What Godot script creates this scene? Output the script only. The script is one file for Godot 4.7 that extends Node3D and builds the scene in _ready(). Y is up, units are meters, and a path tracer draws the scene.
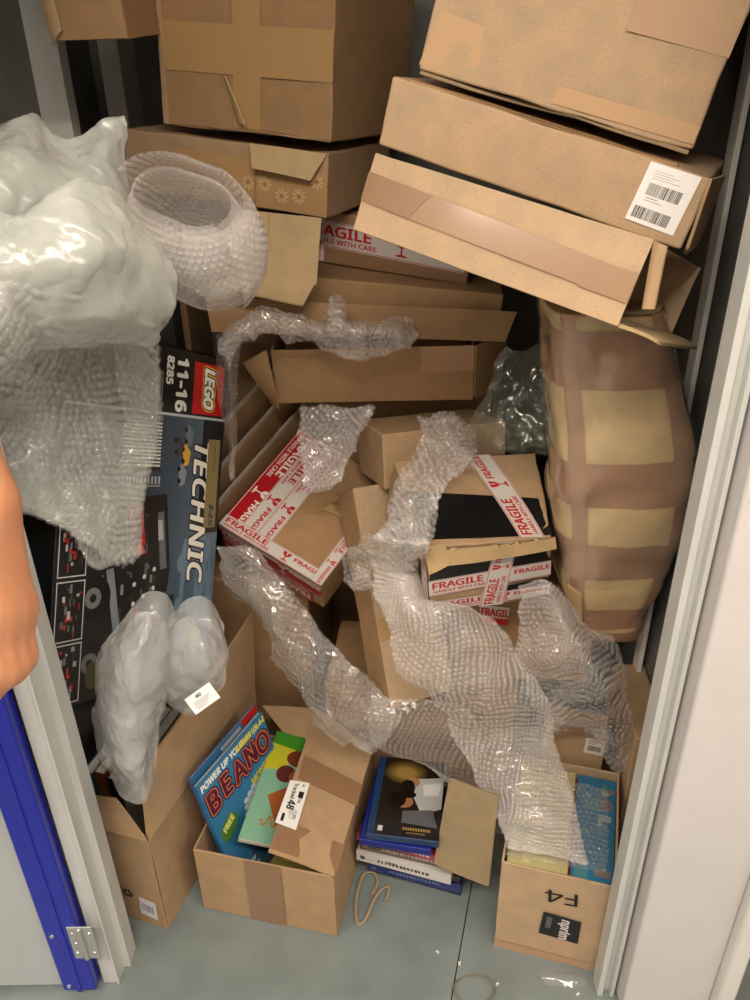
extends Node3D
# A storage unit packed with cartons, bubble wrap and boxed goods, seen from the corridor in front of its open door.

const TEX := 512
var M := {}
var names := {}
var text_cache := {}
var font: SystemFont

func _ready():
	# ---- camera
	var cam := Camera3D.new(); cam.name = "camera"; add_child(cam)
	cam.fov = 63.52
	cam.position = Vector3(0, 1.45, 0)
	cam.rotation_degrees = Vector3(-29.294, 0, -0.995)
	cam.near = 0.05; cam.far = 30.0
	cam.current = true
	# ---- environment: an indoor corridor, no sky in view
	var we := WorldEnvironment.new(); we.name = "environment"; add_child(we)
	var e := Environment.new(); we.environment = e
	e.background_mode = Environment.BG_COLOR
	e.background_color = Color(0.02, 0.02, 0.02)
	e.tonemap_mode = Environment.TONE_MAPPER_LINEAR
	e.tonemap_exposure = 0.87
	e.sdfgi_enabled = true; e.ssao_enabled = true; e.ssil_enabled = true
	font = SystemFont.new(); font.font_names = PackedStringArray(["Droid Sans"])
	materials()
	# ---- ceiling lamps of the corridor
	ceiling_lamp(Vector3(-0.05, 2.58, 0.50), 6.6, "white strip lamp on the corridor ceiling before the open unit")
	ceiling_lamp(Vector3(1.80, 2.58, 0.50), 4.6, "white strip lamp on the corridor ceiling beyond the white partition")
	ceiling_lamp(Vector3(-1.90, 2.58, 0.50), 4.6, "white strip lamp on the corridor ceiling beyond the blue edged door")
	setting()
	cartons()
	printed_boxes()
	front_row()
	parcel()
	wraps()
	floor_litter()
	person()

# ---------------------------------------------------------------- helpers
func numbered(n: String) -> String:
	if not names.has(n):
		names[n] = 0
		return n
	names[n] += 1
	return "%s_%03d" % [n, names[n]]

func thing(called: String, label: String, category: String, at := Vector3.ZERO, rot := Vector3.ZERO, group := "") -> Node3D:
	var o := Node3D.new(); o.name = numbered(called); add_child(o)
	o.position = at; o.rotation_degrees = rot
	o.set_meta("label", label); o.set_meta("category", category)
	if group: o.set_meta("group", group)
	return o

func part(called: String, mesh: Mesh, m: Material, parent: Node, at := Vector3.ZERO, rot := Vector3.ZERO) -> MeshInstance3D:
	var o := MeshInstance3D.new(); o.name = called; o.mesh = mesh
	o.material_override = m
	parent.add_child(o, true)
	o.position = at; o.rotation_degrees = rot
	return o

func struct(called: String, mesh: Mesh, m: Material, at := Vector3.ZERO, rot := Vector3.ZERO) -> MeshInstance3D:
	var o := part(called, mesh, m, self, at, rot)
	o.set_meta("kind", "structure")
	return o

# a growing mesh
class Builder:
	var v := PackedVector3Array()
	var n := PackedVector3Array()
	var uv := PackedVector2Array()
	var ix := PackedInt32Array()
	var map := Transform3D()
	func add(p: Vector3, q: Vector3, t: Vector2) -> int:
		v.append(map * p); n.append((map.basis * q).normalized()); uv.append(t)
		return v.size() - 1
	func quad(a: int, b: int, c: int, d: int):
		# a b c d counter-clockwise as seen from outside; Godot wants clockwise
		ix.append_array(PackedInt32Array([a, c, b, a, d, c]))
	func mesh() -> ArrayMesh:
		var a := []; a.resize(Mesh.ARRAY_MAX)
		a[Mesh.ARRAY_VERTEX] = v; a[Mesh.ARRAY_NORMAL] = n; a[Mesh.ARRAY_TEX_UV] = uv; a[Mesh.ARRAY_INDEX] = ix
		var m := ArrayMesh.new(); m.add_surface_from_arrays(Mesh.PRIMITIVE_TRIANGLES, a)
		return m
	func smooth():
		# normals from the faces, shared where positions are shared by index
		for i in n.size(): n[i] = Vector3.ZERO
		for t in range(0, ix.size(), 3):
			var q := (v[ix[t + 2]] - v[ix[t]]).cross(v[ix[t + 1]] - v[ix[t]])
			for k in 3: n[ix[t + k]] += q
		for i in n.size(): n[i] = n[i].normalized()
	func rbox(d: Vector3, r: float, sub := 1, dent := 0.0, sd := 0, corner := 0.0):
		# a box of size d with rounded edges; dent bends its faces a little
		r = minf(r, minf(d.x, minf(d.y, d.z)) * 0.49)
		var h := d / 2
		var noise := FastNoiseLite.new(); noise.seed = sd; noise.frequency = 1.0; noise.fractal_octaves = 3
		var ax := [[Vector3.RIGHT, Vector3.UP, Vector3.BACK], [Vector3.LEFT, Vector3.UP, Vector3.FORWARD], [Vector3.FORWARD, Vector3.UP, Vector3.RIGHT], [Vector3.BACK, Vector3.UP, Vector3.LEFT], [Vector3.RIGHT, Vector3.FORWARD, Vector3.UP], [Vector3.RIGHT, Vector3.BACK, Vector3.DOWN]]
		for f in ax:
			var U: Vector3 = f[0]; var V: Vector3 = f[1]; var N: Vector3 = f[2]
			var hu := absf(U.dot(h)); var hv := absf(V.dot(h)); var hn := absf(N.dot(h))
			var us := ticks(hu, r, sub); var vs := ticks(hv, r, sub)
			var first := v.size()
			for b in vs:
				for a in us:
					var p: Vector3 = U * a + V * b + N * hn
					var inner := p.clamp(-h + Vector3.ONE * r, h - Vector3.ONE * r)
					var q := (p - inner).normalized()
					var w := inner + q * r
					if dent > 0.0:
						var s := w * 7.0 + Vector3(sd, sd * 2, sd * 3)
						w += Vector3(noise.get_noise_3dv(s), noise.get_noise_3dv(s + Vector3(31, 0, 0)), noise.get_noise_3dv(s + Vector3(0, 47, 0))) * dent
						# faces sag inwards between their edges
						var e2: float = (1.0 - pow(a / hu, 2)) * (1.0 - pow(b / hv, 2))
						w -= N * e2 * dent * 0.9
					add(w, q, Vector2(a + hu, b + hv))
			for j in vs.size() - 1:
				for i in us.size() - 1:
					var o := first + j * us.size() + i
					quad(o, o + 1, o + us.size() + 1, o + us.size())
	func ticks(h: float, r: float, sub: int) -> Array:
		var t := [-h, -h + r * 0.35, -h + r]
		for k in range(1, sub): t.append(lerpf(-h + r, h - r, float(k) / sub))
		t.append_array([h - r, h - r * 0.35, h])
		return t

func box_mesh(d: Vector3, r := 0.002, sub := 1, dent := 0.0, sd := 0) -> ArrayMesh:
	var b := Builder.new(); b.rbox(d, r, sub, dent, sd)
	return b.mesh()

# a slab between four corners (top left, top right, bottom right, bottom left as seen from its face), slightly bowed
func slab_mesh(c: Array, thick: float, bow := 0.0, sub := 6, sd := 0, ragged := 0.0) -> ArrayMesh:
	var b := Builder.new()
	var noise := FastNoiseLite.new(); noise.seed = sd; noise.frequency = 9.0; noise.fractal_octaves = 3
	var N: Vector3 = (c[1] - c[0]).cross(c[3] - c[0]).normalized() * -1.0
	var w: float = c[0].distance_to(c[1]); var hh: float = c[0].distance_to(c[3])
	for side in 2:
		var first := b.v.size()
		for j in sub + 1:
			for i in sub + 1:
				var s := float(i) / sub; var t := float(j) / sub
				var p: Vector3 = c[3].lerp(c[2], s).lerp(c[0].lerp(c[1], s), t)
				p += N * (bow * 4.0 * (s * (1.0 - s)) + noise.get_noise_3dv(p) * absf(bow) * 0.6 + (thick / 2 if side == 0 else -thick / 2))
				if ragged > 0.0 and j == sub: p += (c[3] - c[0]).normalized() * (noise.get_noise_2d(s * 20.0, 3.0) + 0.3) * ragged
				b.add(p, N, Vector2(s * w, t * hh))
		for j in sub:
			for i in sub:
				var o := first + j * (sub + 1) + i
				if side == 0: b.quad(o, o + 1, o + sub + 2, o + sub + 1)
				else: b.quad(o + sub + 1, o + sub + 2, o + 1, o)
	var n := sub + 1
	var ring := []
	for i in n: ring.append(i)
	for j in range(1, n): ring.append(j * n + n - 1)
	for i in range(n - 2, -1, -1): ring.append((n - 1) * n + i)
	for j in range(n - 2, 0, -1): ring.append(j * n)
	b.smooth()
	var at := b.v.size()
	for k in ring:
		b.add(b.v[k], b.n[k], b.uv[k]); b.add(b.v[k + n * n], b.n[k], b.uv[k])
	for k in ring.size():
		var k2 := (k + 1) % ring.size()
		b.quad(at + k * 2, at + k * 2 + 1, at + k2 * 2 + 1, at + k2 * 2)
	for k in ring.size():
		var k2 := (k + 1) % ring.size()
		var out := (b.v[at + k2 * 2] - b.v[at + k * 2]).cross(N)
		b.n[at + k * 2] = out.normalized(); b.n[at + k * 2 + 1] = out.normalized()
	return b.mesh()

# four world corners as a slab in the own axes of a thing
func panel(called: String, parent: Node3D, key, m: Material, thick := 0.004, bow := 0.003, sd := 1, ragged := 0.0) -> MeshInstance3D:
	var inv := parent.global_transform.affine_inverse()
	var c := []
	for p in (PANELS[key] if key is String else key):
		c.append(inv * (p if p is Vector3 else Vector3(p[0], p[1], p[2])))
	return part(called, slab_mesh(c, thick, bow, 8, sd, ragged), m, parent)

# a patch on a face of a box of size d: u to the right and v up as seen from outside, both 0..1
func face_frame(d: Vector3, face: String) -> Transform3D:
	var h := d / 2
	match face:
		"front": return Transform3D(Basis(Vector3.RIGHT * d.x, Vector3.UP * d.y, Vector3.BACK), Vector3(-h.x, -h.y, h.z))
		"back": return Transform3D(Basis(Vector3.LEFT * d.x, Vector3.UP * d.y, Vector3.FORWARD), Vector3(h.x, -h.y, -h.z))
		"right": return Transform3D(Basis(Vector3.FORWARD * d.z, Vector3.UP * d.y, Vector3.RIGHT), Vector3(h.x, -h.y, h.z))
		"left": return Transform3D(Basis(Vector3.BACK * d.z, Vector3.UP * d.y, Vector3.LEFT), Vector3(-h.x, -h.y, -h.z))
		"top": return Transform3D(Basis(Vector3.RIGHT * d.x, Vector3.FORWARD * d.z, Vector3.UP), Vector3(-h.x, h.y, h.z))
	return Transform3D(Basis(Vector3.RIGHT * d.x, Vector3.BACK * d.z, Vector3.DOWN), Vector3(-h.x, -h.y, -h.z))

# c: four uv corners (bottom left, bottom right, top right, top left); turn rotates the print by quarter turns; rep repeats it along u
func patch(called: String, parent: Node3D, d: Vector3, face: String, c: Array, m: Material, lift := 0.0009, turn := 0, warp := [], metric := false, uvr := Rect2(0, 0, 1, 1)) -> MeshInstance3D:
	var f := face_frame(d, face)
	var b := Builder.new()
	var n := 8
	var U := f.basis.x.length(); var V := f.basis.y.length()
	for side in 2:
		var first := b.v.size()
		for j in n + 1:
			for i in n + 1:
				var s := float(i) / n; var t := float(j) / n
				var a: Vector2 = c[0].lerp(c[1], s).lerp(c[3].lerp(c[2], s), t)
				var p: Vector3 = f * Vector3(a.x, a.y, lift if side == 0 else lift - 0.0005)
				if warp: p = skewed(p, d, warp)
				var q := Vector2(s, 1.0 - t)
				for k in turn: q = Vector2(q.y, 1.0 - q.x)
				q = uvr.position + q * uvr.size
				if metric: q = Vector2(a.x * U, a.y * V)
				b.add(p, Vector3.ZERO, q)
		for j in n:
			for i in n:
				var o := first + j * (n + 1) + i
				if side == 0: b.quad(o, o + 1, o + n + 2, o + n + 1)
				else: b.quad(o + n + 1, o + n + 2, o + 1, o)
	b.smooth()
	return part(called, b.mesh(), m, parent)

# a point of a box of size d moved with its eight corners
func skewed(p: Vector3, d: Vector3, c: Array) -> Vector3:
	var s := p / d + Vector3.ONE * 0.5
	var a: Vector3 = c[0].lerp(c[1], s.x).lerp(c[2].lerp(c[3], s.x), s.y)
	var b: Vector3 = c[4].lerp(c[5], s.x).lerp(c[6].lerp(c[7], s.x), s.y)
	return a.lerp(b, s.z)

func rect(u0: float, v0: float, u1: float, v1: float) -> Array:
	return [Vector2(u0, v0), Vector2(u1, v0), Vector2(u1, v1), Vector2(u0, v1)]

func band(called: String, parent: Node3D, d: Vector3, face: String, u0: float, v0: float, u1: float, v1: float, m: Material, lift := 0.0009, turn := 0, warp := []) -> MeshInstance3D:
	return patch(called, parent, d, face, rect(u0, v0, u1, v1), m, lift, turn, warp)

# ---------------------------------------------------------------- printing
func glyphs(s: String) -> PackedVector2Array:
	if not text_cache.has(s):
		var t := TextMesh.new(); t.font = font; t.font_size = 64; t.pixel_size = 1.0; t.depth = 0.0; t.text = s
		t.horizontal_alignment = HORIZONTAL_ALIGNMENT_LEFT
		var a := t.get_mesh_arrays()
		var out := PackedVector2Array()
		var lo := INF; var low := INF
		if a.size() and a[Mesh.ARRAY_VERTEX] != null:
			for i in a[Mesh.ARRAY_INDEX]:
				var p: Vector3 = a[Mesh.ARRAY_VERTEX][i]
				out.append(Vector2(p.x, p.y)); lo = minf(lo, p.x); low = minf(low, p.y)
		for i in out.size(): out[i] = Vector2(out[i].x - lo, out[i].y - low) / 46.0
		text_cache[s] = out
	return text_cache[s]

func tri(img: Image, a: Vector2, b: Vector2, c: Vector2, col: Color):
	var y0 := int(ceilf(minf(a.y, minf(b.y, c.y)) - 0.5)); var y1 := int(floorf(maxf(a.y, maxf(b.y, c.y)) - 0.5))
	for y in range(maxi(y0, 0), mini(y1, img.get_height() - 1) + 1):
		var fy := y + 0.5
		var x0 := INF; var x1 := -INF
		for ed in [[a, b], [b, c], [c, a]]:
			var p: Vector2 = ed[0]; var q: Vector2 = ed[1]
			if (p.y <= fy) != (q.y <= fy):
				var x := lerpf(p.x, q.x, (fy - p.y) / (q.y - p.y))
				x0 = minf(x0, x); x1 = maxf(x1, x)
		if x1 >= x0:
			var i0 := int(roundf(x0)); var i1 := int(roundf(x1))
			if i1 > i0: img.fill_rect(Rect2i(i0, y, i1 - i0, 1), col)

func poly(img: Image, pts: Array, col: Color):
	var p := PackedVector2Array(pts)
	var t := Geometry2D.triangulate_polygon(p)
	for i in range(0, t.size(), 3): tri(img, p[t[i]], p[t[i + 1]], p[t[i + 2]], col)

func disc(img: Image, c: Vector2, rx: float, ry: float, col: Color, turn := 0.0):
	var pts := []
	for k in 24: pts.append(c + Vector2(cos(k * TAU / 24) * rx, sin(k * TAU / 24) * ry).rotated(turn))
	poly(img, pts, col)

# text with its lower left at (x, y), letters h pixels tall; fat thickens the strokes by that many pixels
func write(img: Image, s: String, at: Vector2, h: float, col: Color, angle := 0.0, wide := 1.0, slant := 0.0, fat := 0.0, centre := false):
	var g := glyphs(s)
	var w := 0.0
	for p in g: w = maxf(w, p.x)
	var offs := [Vector2.ZERO]
	if fat > 0.0:
		for k in 12: offs.append(Vector2(cos(k * TAU / 12), sin(k * TAU / 12)) * fat)
		for k in 6: offs.append(Vector2(cos(k * TAU / 6), sin(k * TAU / 6)) * fat * 0.5)
	for o in offs:
		for i in range(0, g.size(), 3):
			var q := []
			for k in 3:
				var p := g[i + k]
				var l := Vector2((p.x - (w * 0.5 if centre else 0.0)) * wide * h + p.y * slant * h, -p.y * h)
				q.append(at + l.rotated(angle) + o)
			tri(img, q[0], q[1], q[2], col)

func bars(img: Image, r: Rect2i, col: Color, sd: int, upright := true):
	var rng := RandomNumberGenerator.new(); rng.seed = sd
	var x := 0
	var len_ := r.size.x if upright else r.size.y
	while x < len_:
		var w := rng.randi_range(1, 4)
		if upright: img.fill_rect(Rect2i(r.position.x + x, r.position.y, mini(w, len_ - x), r.size.y), col)
		else: img.fill_rect(Rect2i(r.position.x, r.position.y + x, r.size.x, mini(w, len_ - x)), col)
		x += w + rng.randi_range(1, 4)

func blank(w: int, h: int, c: Color) -> Image:
	var i := Image.create(w, h, false, Image.FORMAT_RGBA8); i.fill(c)
	return i

func printed(img: Image, rough := 0.45, coat := 0.0) -> StandardMaterial3D:
	var m := StandardMaterial3D.new()
	m.albedo_texture = ImageTexture.create_from_image(img)
	m.roughness = rough
	m.texture_repeat = true
	if coat > 0.0:
		m.clearcoat_enabled = true; m.clearcoat = coat; m.clearcoat_roughness = 0.15
	return m

func plain(c: Color, rough := 0.6, metal := 0.0) -> StandardMaterial3D:
	var m := StandardMaterial3D.new(); m.albedo_color = c; m.roughness = rough; m.metallic = metal
	return m

# ---------------------------------------------------------------- materials
func card_image(sd: int) -> Array:
	var fine := FastNoiseLite.new(); fine.seed = sd; fine.frequency = 0.11; fine.fractal_octaves = 4
	var coarse := FastNoiseLite.new(); coarse.seed = sd + 5; coarse.frequency = 0.012; coarse.fractal_octaves = 3
	var fi := fine.get_seamless_image(TEX, TEX, false, false, 0.1, true)
	var co := coarse.get_seamless_image(TEX, TEX, false, false, 0.2, true)
	var out := blank(TEX, TEX, Color.WHITE)
	var hi := Image.create(TEX, TEX, false, Image.FORMAT_L8)
	var rng := RandomNumberGenerator.new(); rng.seed = sd
	for y in TEX:
		for x in TEX:
			var a := fi.get_pixel(x, (y * 4) % TEX).r - 0.5
			var b := co.get_pixel(x, y).r - 0.5
			var stripe := sin(y * TAU * 50.0 / TEX)
			var k := 0.93 + a * 0.10 + b * 0.09 + stripe * 0.003
			out.set_pixel(x, y, Color(k, k - b * 0.03, k - b * 0.06))
			var g := 0.5 + stripe * 0.25 + a * 0.3
			hi.set_pixel(x, y, Color(g, g, g))
	# fibres and small scuffs in the kraft paper
	for k in 260:
		var p := Vector2(rng.randf() * TEX, rng.randf() * TEX)
		var d := rng.randf_range(2, 8)
		var c := rng.randf_range(0.74, 0.9) if rng.randf() < 0.7 else 1.0
		out.fill_rect(Rect2i(int(p.x), int(p.y), int(d), 1), Color(c, c * 0.97, c * 0.93))
	return [ImageTexture.create_from_image(out), hi]

func cardboard(c: Color, tex: Texture2D, nrm: Texture2D) -> StandardMaterial3D:
	var m := StandardMaterial3D.new()
	m.albedo_color = c; m.albedo_texture = tex; m.roughness = 0.72; m.metallic_specular = 0.35
	m.normal_enabled = true; m.normal_texture = nrm; m.normal_scale = 0.07
	m.uv1_scale = Vector3(1 / 0.35, 1 / 0.35, 1)
	return m

func clear(c: Color, alpha: float, nrm: Texture2D = null, tile := Vector2(0.011, 0.01905), strength := 1.0, rough := 0.15) -> StandardMaterial3D:
	var m := StandardMaterial3D.new()
	m.transparency = BaseMaterial3D.TRANSPARENCY_ALPHA
	m.albedo_color = Color(c.r, c.g, c.b, alpha); m.roughness = rough
	m.metallic_specular = 0.6
	m.cull_mode = BaseMaterial3D.CULL_DISABLED
	if nrm:
		m.normal_enabled = true; m.normal_texture = nrm; m.normal_scale = strength
		m.uv1_scale = Vector3(1 / tile.x, 1 / tile.y, 1)
	return m

func fragile_tape(red: bool) -> StandardMaterial3D:
	# one repeat of a printed parcel tape, 0.24 m long and 0.05 m wide
	var img := blank(960, 200, Color(0.66, 0.09, 0.12) if red else Color(0.78, 0.75, 0.725))
	var ink := Color(0.88, 0.84, 0.82) if red else Color(0.70, 0.10, 0.13)
	write(img, "FRAGILE", Vector2(30, 112), 78, ink, 0.0, 1.0, 0.0, 4.0)
	write(img, "HANDLE WITH CARE", Vector2(34, 168), 34, ink, 0.0, 1.0, 0.0, 1.5)
	# wine glass sign
	var x := 560.0
	poly(img, [Vector2(x, 30), Vector2(x + 74, 30), Vector2(x + 66, 84), Vector2(x + 42, 104), Vector2(x + 42, 148), Vector2(x + 68, 160), Vector2(x + 68, 170), Vector2(x + 6, 170), Vector2(x + 6, 160), Vector2(x + 32, 148), Vector2(x + 32, 104), Vector2(x + 8, 84)], ink)
	poly(img, [Vector2(x + 40, 28), Vector2(x + 50, 28), Vector2(x + 40, 56), Vector2(x + 50, 62), Vector2(x + 34, 88), Vector2(x + 38, 62), Vector2(x + 28, 56)], Color(0.66, 0.09, 0.12) if red else Color(0.78, 0.75, 0.725))
	write(img, "FRAGILE", Vector2(670, 100), 56, ink, 0.0, 1.0, 0.0, 3.0)
	img.fill_rect(Rect2i(0, 6, 960, 5), ink); img.fill_rect(Rect2i(0, 189, 960, 5), ink)
	var m := printed(img, 0.28, 0.3)
	return m

func materials():
	var a := card_image(3)
	var tex: Texture2D = a[0]
	var hi: Image = a[1]
	hi.convert(Image.FORMAT_RGBA8); hi.bump_map_to_normal_map(2.0)
	var nrm := ImageTexture.create_from_image(hi)
	M.card = cardboard(Color(0.71, 0.585, 0.45), tex, nrm)
	M.card_light = cardboard(Color(0.75, 0.635, 0.51), tex, nrm)
	M.card_pale = cardboard(Color(0.77, 0.66, 0.50), tex, nrm)
	M.card_warm = cardboard(Color(0.66, 0.52, 0.375), tex, nrm)
	M.card_grey = cardboard(Color(0.62, 0.54, 0.42), tex, nrm)
	M.card_parcel = cardboard(Color(0.83, 0.71, 0.54), tex, nrm)
	M.torn = cardboard(Color(0.74, 0.62, 0.45), tex, nrm)
	M.white_edge = plain(Color(0.64, 0.60, 0.55), 0.8)
	M.tape = plain(Color(0.55, 0.42, 0.31), 0.28); M.tape.clearcoat_enabled = true; M.tape.clearcoat = 0.4; M.tape.clearcoat_roughness = 0.12
	M.tape_light = plain(Color(0.68, 0.54, 0.41), 0.3); M.tape_light.clearcoat_enabled = true; M.tape_light.clearcoat = 0.4; M.tape_light.clearcoat_roughness = 0.15
	M.tape_amber = plain(Color(0.68, 0.54, 0.37), 0.3)
	M.tape_mid = plain(Color(0.59, 0.455, 0.335), 0.26); M.tape_mid.clearcoat_enabled = true; M.tape_mid.clearcoat = 0.4; M.tape_mid.clearcoat_roughness = 0.12
	M.tape_pale = plain(Color(0.73, 0.59, 0.44), 0.25)
	M.tape_parcel = plain(Color(0.64, 0.485, 0.385), 0.2); M.tape_parcel.clearcoat_enabled = true; M.tape_parcel.clearcoat = 0.6; M.tape_parcel.clearcoat_roughness = 0.08
	M.tape_black = plain(Color(0.06, 0.06, 0.07), 0.35)
	M.fragile = fragile_tape(false)
	M.fragile_red = fragile_tape(true)
	M.bubble = clear(Color(0.88, 0.86, 0.84), 0.075, null, Vector2.ONE, 1.0, 0.10)
	M.bubble_thick = clear(Color(0.91, 0.88, 0.87), 0.13, null, Vector2.ONE, 1.0, 0.11)
	M.bubble_roll = clear(Color(0.92, 0.89, 0.87), 0.22, null, Vector2.ONE, 1.0, 0.12)
	M.bubble_big = clear(Color(0.90, 0.90, 0.88), 0.14, null, Vector2.ONE, 1.0, 0.08)
	M.foam = clear(Color(0.86, 0.87, 0.84), 0.34, null, Vector2.ONE, 1.0, 0.24)
	M.foam_bag = clear(Color(0.86, 0.86, 0.86), 0.34, null, Vector2.ONE, 1.0, 0.18)
	M.film = clear(Color(0.75, 0.80, 0.72), 0.06, null, Vector2.ONE, 1.0, 0.06)
	M.black = plain(Color(0.05, 0.05, 0.055), 0.5)
	M.ink = plain(Color(0.08, 0.07, 0.07), 0.7)
	M.paper = plain(Color(0.88, 0.87, 0.85), 0.7)
	M.steel = plain(Color(0.72, 0.72, 0.71), 0.35, 0.6)
	M.screw = plain(Color(0.80, 0.80, 0.80), 0.25, 0.9)
	# painted steel sheet of the unit, scuffed
	M.wall_grey = noisy(Color(0.44, 0.435, 0.42), 0.45, 22, 0.08, 1.0)
	M.wall_white = noisy(Color(0.83, 0.81, 0.80), 0.35, 23, 0.03, 1.0)
	M.partition = noisy(Color(0.80, 0.775, 0.77), 0.3, 29, 0.03, 1.0)
	M.strip = noisy(Color(0.86, 0.85, 0.83), 0.4, 24, 0.05, 1.5)
	M.floor = noisy(Color(0.475, 0.51, 0.505), 0.38, 25, 0.12, 0.9)
	M.ceiling = plain(Color(0.85, 0.85, 0.84), 0.8)
	M.frame = noisy(Color(0.80, 0.80, 0.785), 0.3, 26, 0.05, 1.5); M.frame.metallic = 0.1
	M.door = noisy(Color(0.68, 0.69, 0.70), 0.14, 27, 0.02, 1.0); M.door.clearcoat_enabled = true; M.door.clearcoat = 0.8; M.door.clearcoat_roughness = 0.06
	M.blue = noisy(Color(0.12, 0.15, 0.62), 0.3, 28, 0.06, 1.5)

func noisy(c: Color, rough: float, sd: int, amount: float, tile: float) -> StandardMaterial3D:
	var t := NoiseTexture2D.new(); t.width = 256; t.height = 256; t.seamless = true
	var n := FastNoiseLite.new(); n.seed = sd; n.frequency = 0.03; n.fractal_octaves = 5; t.noise = n
	var g := Gradient.new(); g.set_color(0, Color(1 - amount, 1 - amount, 1 - amount)); g.set_color(1, Color.WHITE)
	t.color_ramp = g
	var m := plain(c, rough)
	m.albedo_texture = t
	m.uv1_triplanar = true; m.uv1_world_triplanar = true
	m.uv1_scale = Vector3.ONE / tile
	return m

# ---------------------------------------------------------------- lamps and setting
func ceiling_lamp(at: Vector3, energy: float, label: String):
	var t := thing("ceiling_lamp", label, "lamp", at, Vector3.ZERO, "ceiling lamps of the corridor")
	part("housing", box_mesh(Vector3(1.56, 0.05, 0.22), 0.006), M.ceiling, t, Vector3(0, 0.03, 0))
	var g := plain(Color(1, 0.97, 0.92)); g.emission_enabled = true; g.emission = Color(1.0, 0.95, 0.87); g.emission_energy_multiplier = 6.0
	part("diffuser", box_mesh(Vector3(1.5, 0.02, 0.17), 0.008), g, t, Vector3(0, -0.006, 0))
	var l := AreaLight3D.new(); l.name = "light"; t.add_child(l)
	l.area_size = Vector2(1.5, 0.17); l.position = Vector3(0, -0.022, 0); l.rotation_degrees = Vector3(-90, 0, 0)
	l.light_color = Color(1.0, 0.955, 0.89); l.light_energy = energy; l.shadow_enabled = true
	l.area_range = 12.0; l.area_attenuation = 2.0

func wallbox(called: String, lo: Vector3, hi: Vector3, m: Material, r := 0.002) -> MeshInstance3D:
	return struct(called, box_mesh(hi - lo, r), m, (lo + hi) / 2)

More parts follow.
